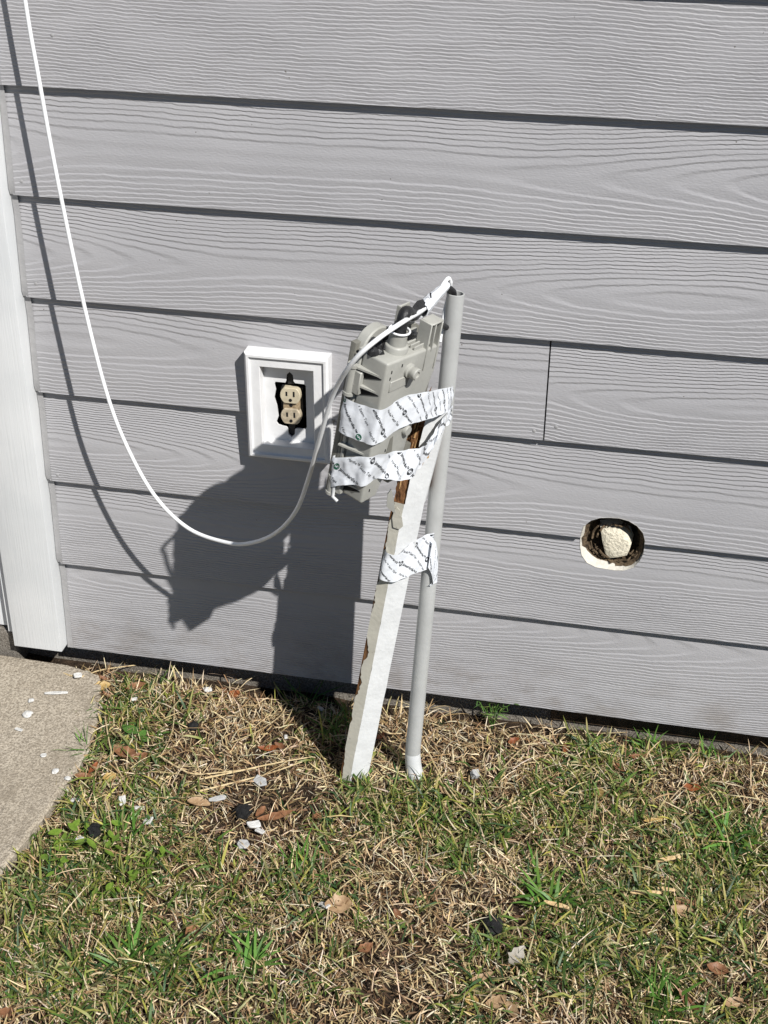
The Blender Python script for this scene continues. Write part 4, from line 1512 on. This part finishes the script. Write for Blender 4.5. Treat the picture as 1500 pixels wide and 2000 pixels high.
for i, (px, py, lp, wr_, an_, mt_, lab) in enumerate(LV):
    me = leaf_mesh('fallen_leaf', lp * PXM * 1.08, lp * PXM * 1.08 * wr_, random.uniform(0.06, 0.26), random.uniform(0.2, 0.8), 0.05, 7, 0.08)
    put('fallen_leaf', me, mt_, px, py, math.radians(an_) + random.uniform(-.1, .1), (random.uniform(0.05, 0.45), random.uniform(-0.2, 0.2)), 0.010 if i not in (0, 1, 2, 4) else 0.006, lab, 'leaf')


# weeds with countable leaves
def weed(name, label, px, py, leaves, mat, stem=True, h=0.02):
    g = gnd(px, py)
    o = empty(name, (g.x, g.y, ghgt(g.x, g.y)), label, 'weed')
    for (dx, dy, lp, wr_, an_, hh) in leaves:
        me = leaf_mesh('leaf', lp * PXM, lp * PXM * wr_, 0.06, 0.25, 0.06 if wr_ > .5 else 0, 6)
        l = link('leaf', me, M[mat], o)
        l.location = (dx, dy, hh)
        l.rotation_euler = (random.uniform(0.1, 0.5), random.uniform(-0.3, 0.3), math.radians(an_))
        b = MB()
        P0, P1 = Vector((g.x, g.y, ghgt(g.x, g.y) - 0.003)), o.location + Vector((dx, dy, hh))
        b.tube([P0, P0.lerp(P1, .5) + Vector((0, 0, 0.004)), P1], 0.0007, 5)
        b.build('stem', M[mat], o)
    return o


weed('broadleaf_weed', 'single broad green leaf weed near the driveway corner', 262, 1448, [(-0.006, 0.004, 52, .45, -30, .016), (0.018, 0.002, 28, .5, 60, .014), (0.026, -0.010, 36, .36, -25, .012)], 'leaf_green')


def lv(nl, sp, l0, l1):
    return [(random.gauss(0, sp), random.gauss(0, sp), random.uniform(l0, l1), random.uniform(.36, .6), random.uniform(0, 360), random.uniform(.012, .040)) for _ in range(nl)]


random.seed(21)
weed('lime_weed', 'lime green weed rosette nearest to the driveway edge', 122, 1655, lv(9, 0.020, 18, 32), 'leaf_lime')
weed('lime_weed', 'lime green weed just below the black pebble', 208, 1660, lv(9, 0.020, 18, 28), 'leaf_lime')
weed('lime_weed', 'lime green weed at the right end of the weed patch', 285, 1700, lv(10, 0.016, 14, 24), 'leaf_lime')
weed('lime_weed', 'low lime green weed at the bottom of the weed patch', 230, 1745, lv(8, 0.022, 14, 24), 'leaf_lime')
weed('lime_weed', 'tiny lime green weed left of centre below the weed patch', 105, 1705, lv(6, 0.014, 14, 24), 'leaf_lime')


# ---- chips, pebbles, scraps
def chip(name, label, cat, mat, px, py, L, W, T, rz, tilt=(0.1, 0.05), lift=0.008, slab=False, n=8, rag=0.18, seed=0):
    b = MB()
    pts = []
    for i in range(n):
        a = 2 * math.pi * i / n
        ca, sa = math.cos(a), math.sin(a)
        k = 1 / max(abs(ca), abs(sa)) ** 0.7 * (1 + rag * nz(i * 1.7, seed, 3))
        pts.append((L / 2 * ca * k, W / 2 * sa * k, 0))
    b.prism(pts, (0, 0, T), min(T * 0.25, 0.0012))
    o = b.build(name, M[mat])
    g = gnd(px, py)
    base = 0.0185 if slab else ghgt(g.x, g.y)
    o.location = gnd(px, py, base + lift)
    o.rotation_euler = (tilt[0], tilt[1], math.radians(rz))
    return tag(o, label, cat)


def lump(name, label, cat, mat, px, py, r, sq, seed, slab=False, lift=0.0):
    bm = bmesh.new()
    bmesh.ops.create_icosphere(bm, subdivisions=3, radius=1)
    for v in bm.verts:
        k = 1 + 0.28 * mnoise.noise(v.co * 1.6 + Vector((seed, 0, 0))) + 0.12 * mnoise.noise(v.co * 4.5 + Vector((seed, 3, 0)))
        v.co = Vector((v.co.x * k * r, v.co.y * k * r * 0.8, v.co.z * k * r * sq))
    b = MB()
    b.merge(bm)
    o = b.build(name, M[mat], None, 40)
    g = gnd(px, py)
    base = 0.0185 if slab else ghgt(g.x, g.y)
    o.location = gnd(px, py, base + r * sq * 0.6 + lift)
    o.rotation_euler = (0, 0, seed)
    return tag(o, label, cat)


chip('paint_sliver', 'long thin white paint sliver on the driveway', 'paint chip', 'chip_white', 110, 1354, 0.045, 0.0080, 0.0022, 17, (0, 0.02), 0.001, True, 10, 0.1, 2)
lump('paint_crumb', 'largest white paint crumb on the driveway', 'paint chip', 'chip_white', 54, 1395, 0.010, 0.5, 1.3, True)
lump('paint_crumb', 'white crumb between the paint sliver and the largest crumb', 'paint chip', 'chip_white', 61, 1368, 0.0065, 0.5, 4.3, True)
chip('paint_chip', 'flat white paint flake left on the driveway below the crumbs', 'paint chip', 'chip_white', 37, 1425, 0.017, 0.007, 0.0012, -15, (0, 0), 0.001, True, 8, .3, 5)
chip('paint_chip', 'round white flake lower on the driveway', 'paint chip', 'chip_white', 85, 1476, 0.011, 0.010, 0.002, 20, (0, 0), 0.001, True, 9, .1, 6)
lump('paint_crumb', 'lowest white crumb on the driveway', 'paint chip', 'chip_white', 108, 1506, 0.0070, 0.4, 7.7, True)
lump('paint_crumb', 'white crumb at the lower driveway edge beside the grass', 'paint chip', 'chip_white', 132, 1520, 0.006, 0.4, 9.1, True)
chip('paint_chip', 'white chip at the top edge of the driveway near the trim', 'paint chip', 'chip_white', 152, 1320, 0.016, 0.012, 0.003, 30, (.2, .1), .006, True, 8, .3, 8)
chip('paint_chip', 'second white chip right of the one at the driveway top', 'paint chip', 'chip_white', 170, 1318, 0.016, 0.012, 0.003, -20, (.3, .1), .008, False, 8, .3, 9)
for i, (px, py, l, lab) in enumerate(((150, 1565, .020, 'white chip in the grass left of the black pebble'), (240, 1564, .020, 'white chip in grass right of the driveway'), (155, 1643, .020, 'white chip in front of the black pebble'), (290, 1605, .022, 'white chip at the left of the bare soil'),
                                       (272, 1580, .016, 'chalky chip above the white chip by the bare soil'), (262, 1367, .012, 'small white chip beside the mottled leaf'), (633, 1770, .022, 'white stone-like chip left of the large tan leaf'), (495, 1612, .024, 'white torn chip on the bare soil patch'),
                                       (507, 1625, .018, 'smaller white chip touching the torn one on bare soil'), (625, 1385, .012, 'white speck in the ground shadow'), (558, 1441, .012, 'white chip beside the brown leaf at the shadow tip'), (405, 1348, .018, 'white chip close to the rust orange leaf'))):
    chip('paint_chip', lab, 'paint chip', 'chip_white', px, py, l, l * random.uniform(.45, .75), 0.004, random.uniform(0, 180), (random.uniform(-.3, .3), random.uniform(-.3, .3)), 0.012, False, 8, .35, i * 3.3)
chip('siding_scrap', 'square grey siding scrap standing in the grass right of the conduit', 'scrap', 'chip_grey', 925, 1515, 0.026, 0.018, 0.010, 80, (0.5, 0.1), 0.014, False, 4, .05, 1)
chip('siding_scrap', 'angular grey scrap on the ground left of the post', 'scrap', 'chip_grey', 510, 1527, 0.028, 0.020, 0.003, -25, (0.35, 0.1), 0.012, False, 5, .3, 4)
chip('siding_scrap', 'flat grey scrap at the bottom of the bare soil', 'scrap', 'chip_grey', 475, 1650, 0.022, 0.018, 0.003, 15, (0.1, 0.1), 0.012, False, 6, .3, 6)
chip('siding_scrap', 'grey plastic scrap curled beside the spotted tan leaf', 'scrap', 'chip_grey', 425, 1560, 0.032, 0.010, 0.003, 35, (0.3, 0.1), 0.012, False, 7, .3, 7)
lump('black_pebble', 'black stone sunk in the grass by the lime weeds', 'stone', 'coal', 184, 1622, 0.014, 0.8, 2.0, False, 0.010)
lump('black_clod', 'rough black clod on the lawn left of the coarse tuft', 'clod', 'coal', 963, 1808, 0.021, 0.6, 5.0, False, 0.004)
lump('black_clod', 'crumbly black ash lump on the bare soil', 'clod', 'coal', 475, 1585, 0.017, 0.6, 8.0, False, 0.006)
lump('black_pebble', 'dark stone near the shadow on the lawn above the leaves', 'stone', 'coal', 378, 1418, 0.012, 0.6, 11.0, False, 0.008)
me = leaf_mesh('plastic_scrap', 0.052, 0.020, 0.15, 0.5, 0.25, 9, 0.35)
put('plastic_scrap', me, 'plastic_scrap', 1004, 1870, math.radians(70), (0.5, 0.2), 0.02, 'translucent crumpled plastic scrap below the black clod', 'scrap')
for px, py, l, a, lab in ((1305, 1678, .046, 28, 'stubby wood sliver in the right lawn'), (1262, 1744, .052, 14, 'flat wood sliver above the brown pointed leaf'), (1302, 1738, .028, 5, 'short wood sliver right of the flat one'), (1088, 1768, .040, -5, 'thin wood sliver beside the coarse grass tuft')):
    chip('wood_sliver', lab, 'wood chip', 'chipwood', px, py, l, 0.0075, 0.003, a, (0.15, 0.05), 0.016, False, 10, .25, px)

# long dry stems lying on the lawn
STEMS = [([(400, 1520), (470, 1505), (540, 1490), (610, 1478)], 'dry straw stem running level to the ground shadow tip'),
         ([(390, 1545), (450, 1530), (520, 1512), (590, 1488)], 'dry straw stem just below the level one'),
         ([(452, 1450), (500, 1430), (545, 1400), (562, 1375)], 'dry straw stem rising to the wall shadow'),
         ([(534, 1330), (548, 1360), (562, 1376)], 'short pale stalk standing in the wall shadow'),
         ([(820, 1430), (842, 1480), (870, 1530), (900, 1572)], 'pale stem slanting down right of the conduit foot'),
         ([(985, 1497), (1025, 1458), (1080, 1435), (1180, 1432), (1225, 1430)], 'long dry stem bending along the wall at right'),
         ([(980, 1580), (1020, 1560), (1065, 1535)], 'pale flat stem below the grey siding scrap'),
         ([(850, 1505), (878, 1555), (920, 1588), (965, 1590)], 'curved thin stem looping left of the grey siding scrap'),
         ([(735, 1420), (760, 1432), (785, 1432)], 'short stem bridging post and conduit'),
         ([(205, 1400), (218, 1470), (240, 1520), (262, 1550)], 'dry runner stem along the driveway grass'),
         ([(340, 1350), (338, 1420), (318, 1470), (300, 1480)], 'pale bundle of dry stalks in the left lawn'),
         ([(310, 1475), (350, 1500), (390, 1512), (500, 1500)], 'long pale runner below the dry stalk bundle'),
         ([(640, 1760), (680, 1722), (720, 1705), (790, 1700)], 'bundle of dry stems curving in the central lawn'),
         ([(940, 1960), (975, 1925), (1020, 1905), (1035, 1890)], 'thick dry stem below the plastic scrap'),
         ([(555, 1575), (575, 1550), (600, 1522)], 'thin twig slanting on the bare soil'),
         ([(90, 1300), (150, 1322), (200, 1308), (290, 1296)], 'brown dry stem lying along the wall by the trim'),
         ([(1120, 1480), (1160, 1455), (1200, 1446)], 'short dry stalk at the wall in the right lawn')]
for pts, lab in STEMS:
    P = []
    for i, (px, py) in enumerate(pts):
        g = gnd(px, py)
        P.append(gnd(px, py, ghgt(g.x, g.y) + 0.016 + 0.006 * nz(i * 1.7, px)))
    b = MB()
    pc = catmull(P, 5)
    b.tube(pc, [0.0017 * (1 - 0.5 * i / len(pc)) for i in range(len(pc))], 6, True, 0.7)
    g0 = P[0].copy()
    o = b.build('dry_stem', M['twig'], None, 60)
    for v in o.data.vertices: v.co -= g0
    o.location = g0
    tag(o, lab, 'stem')
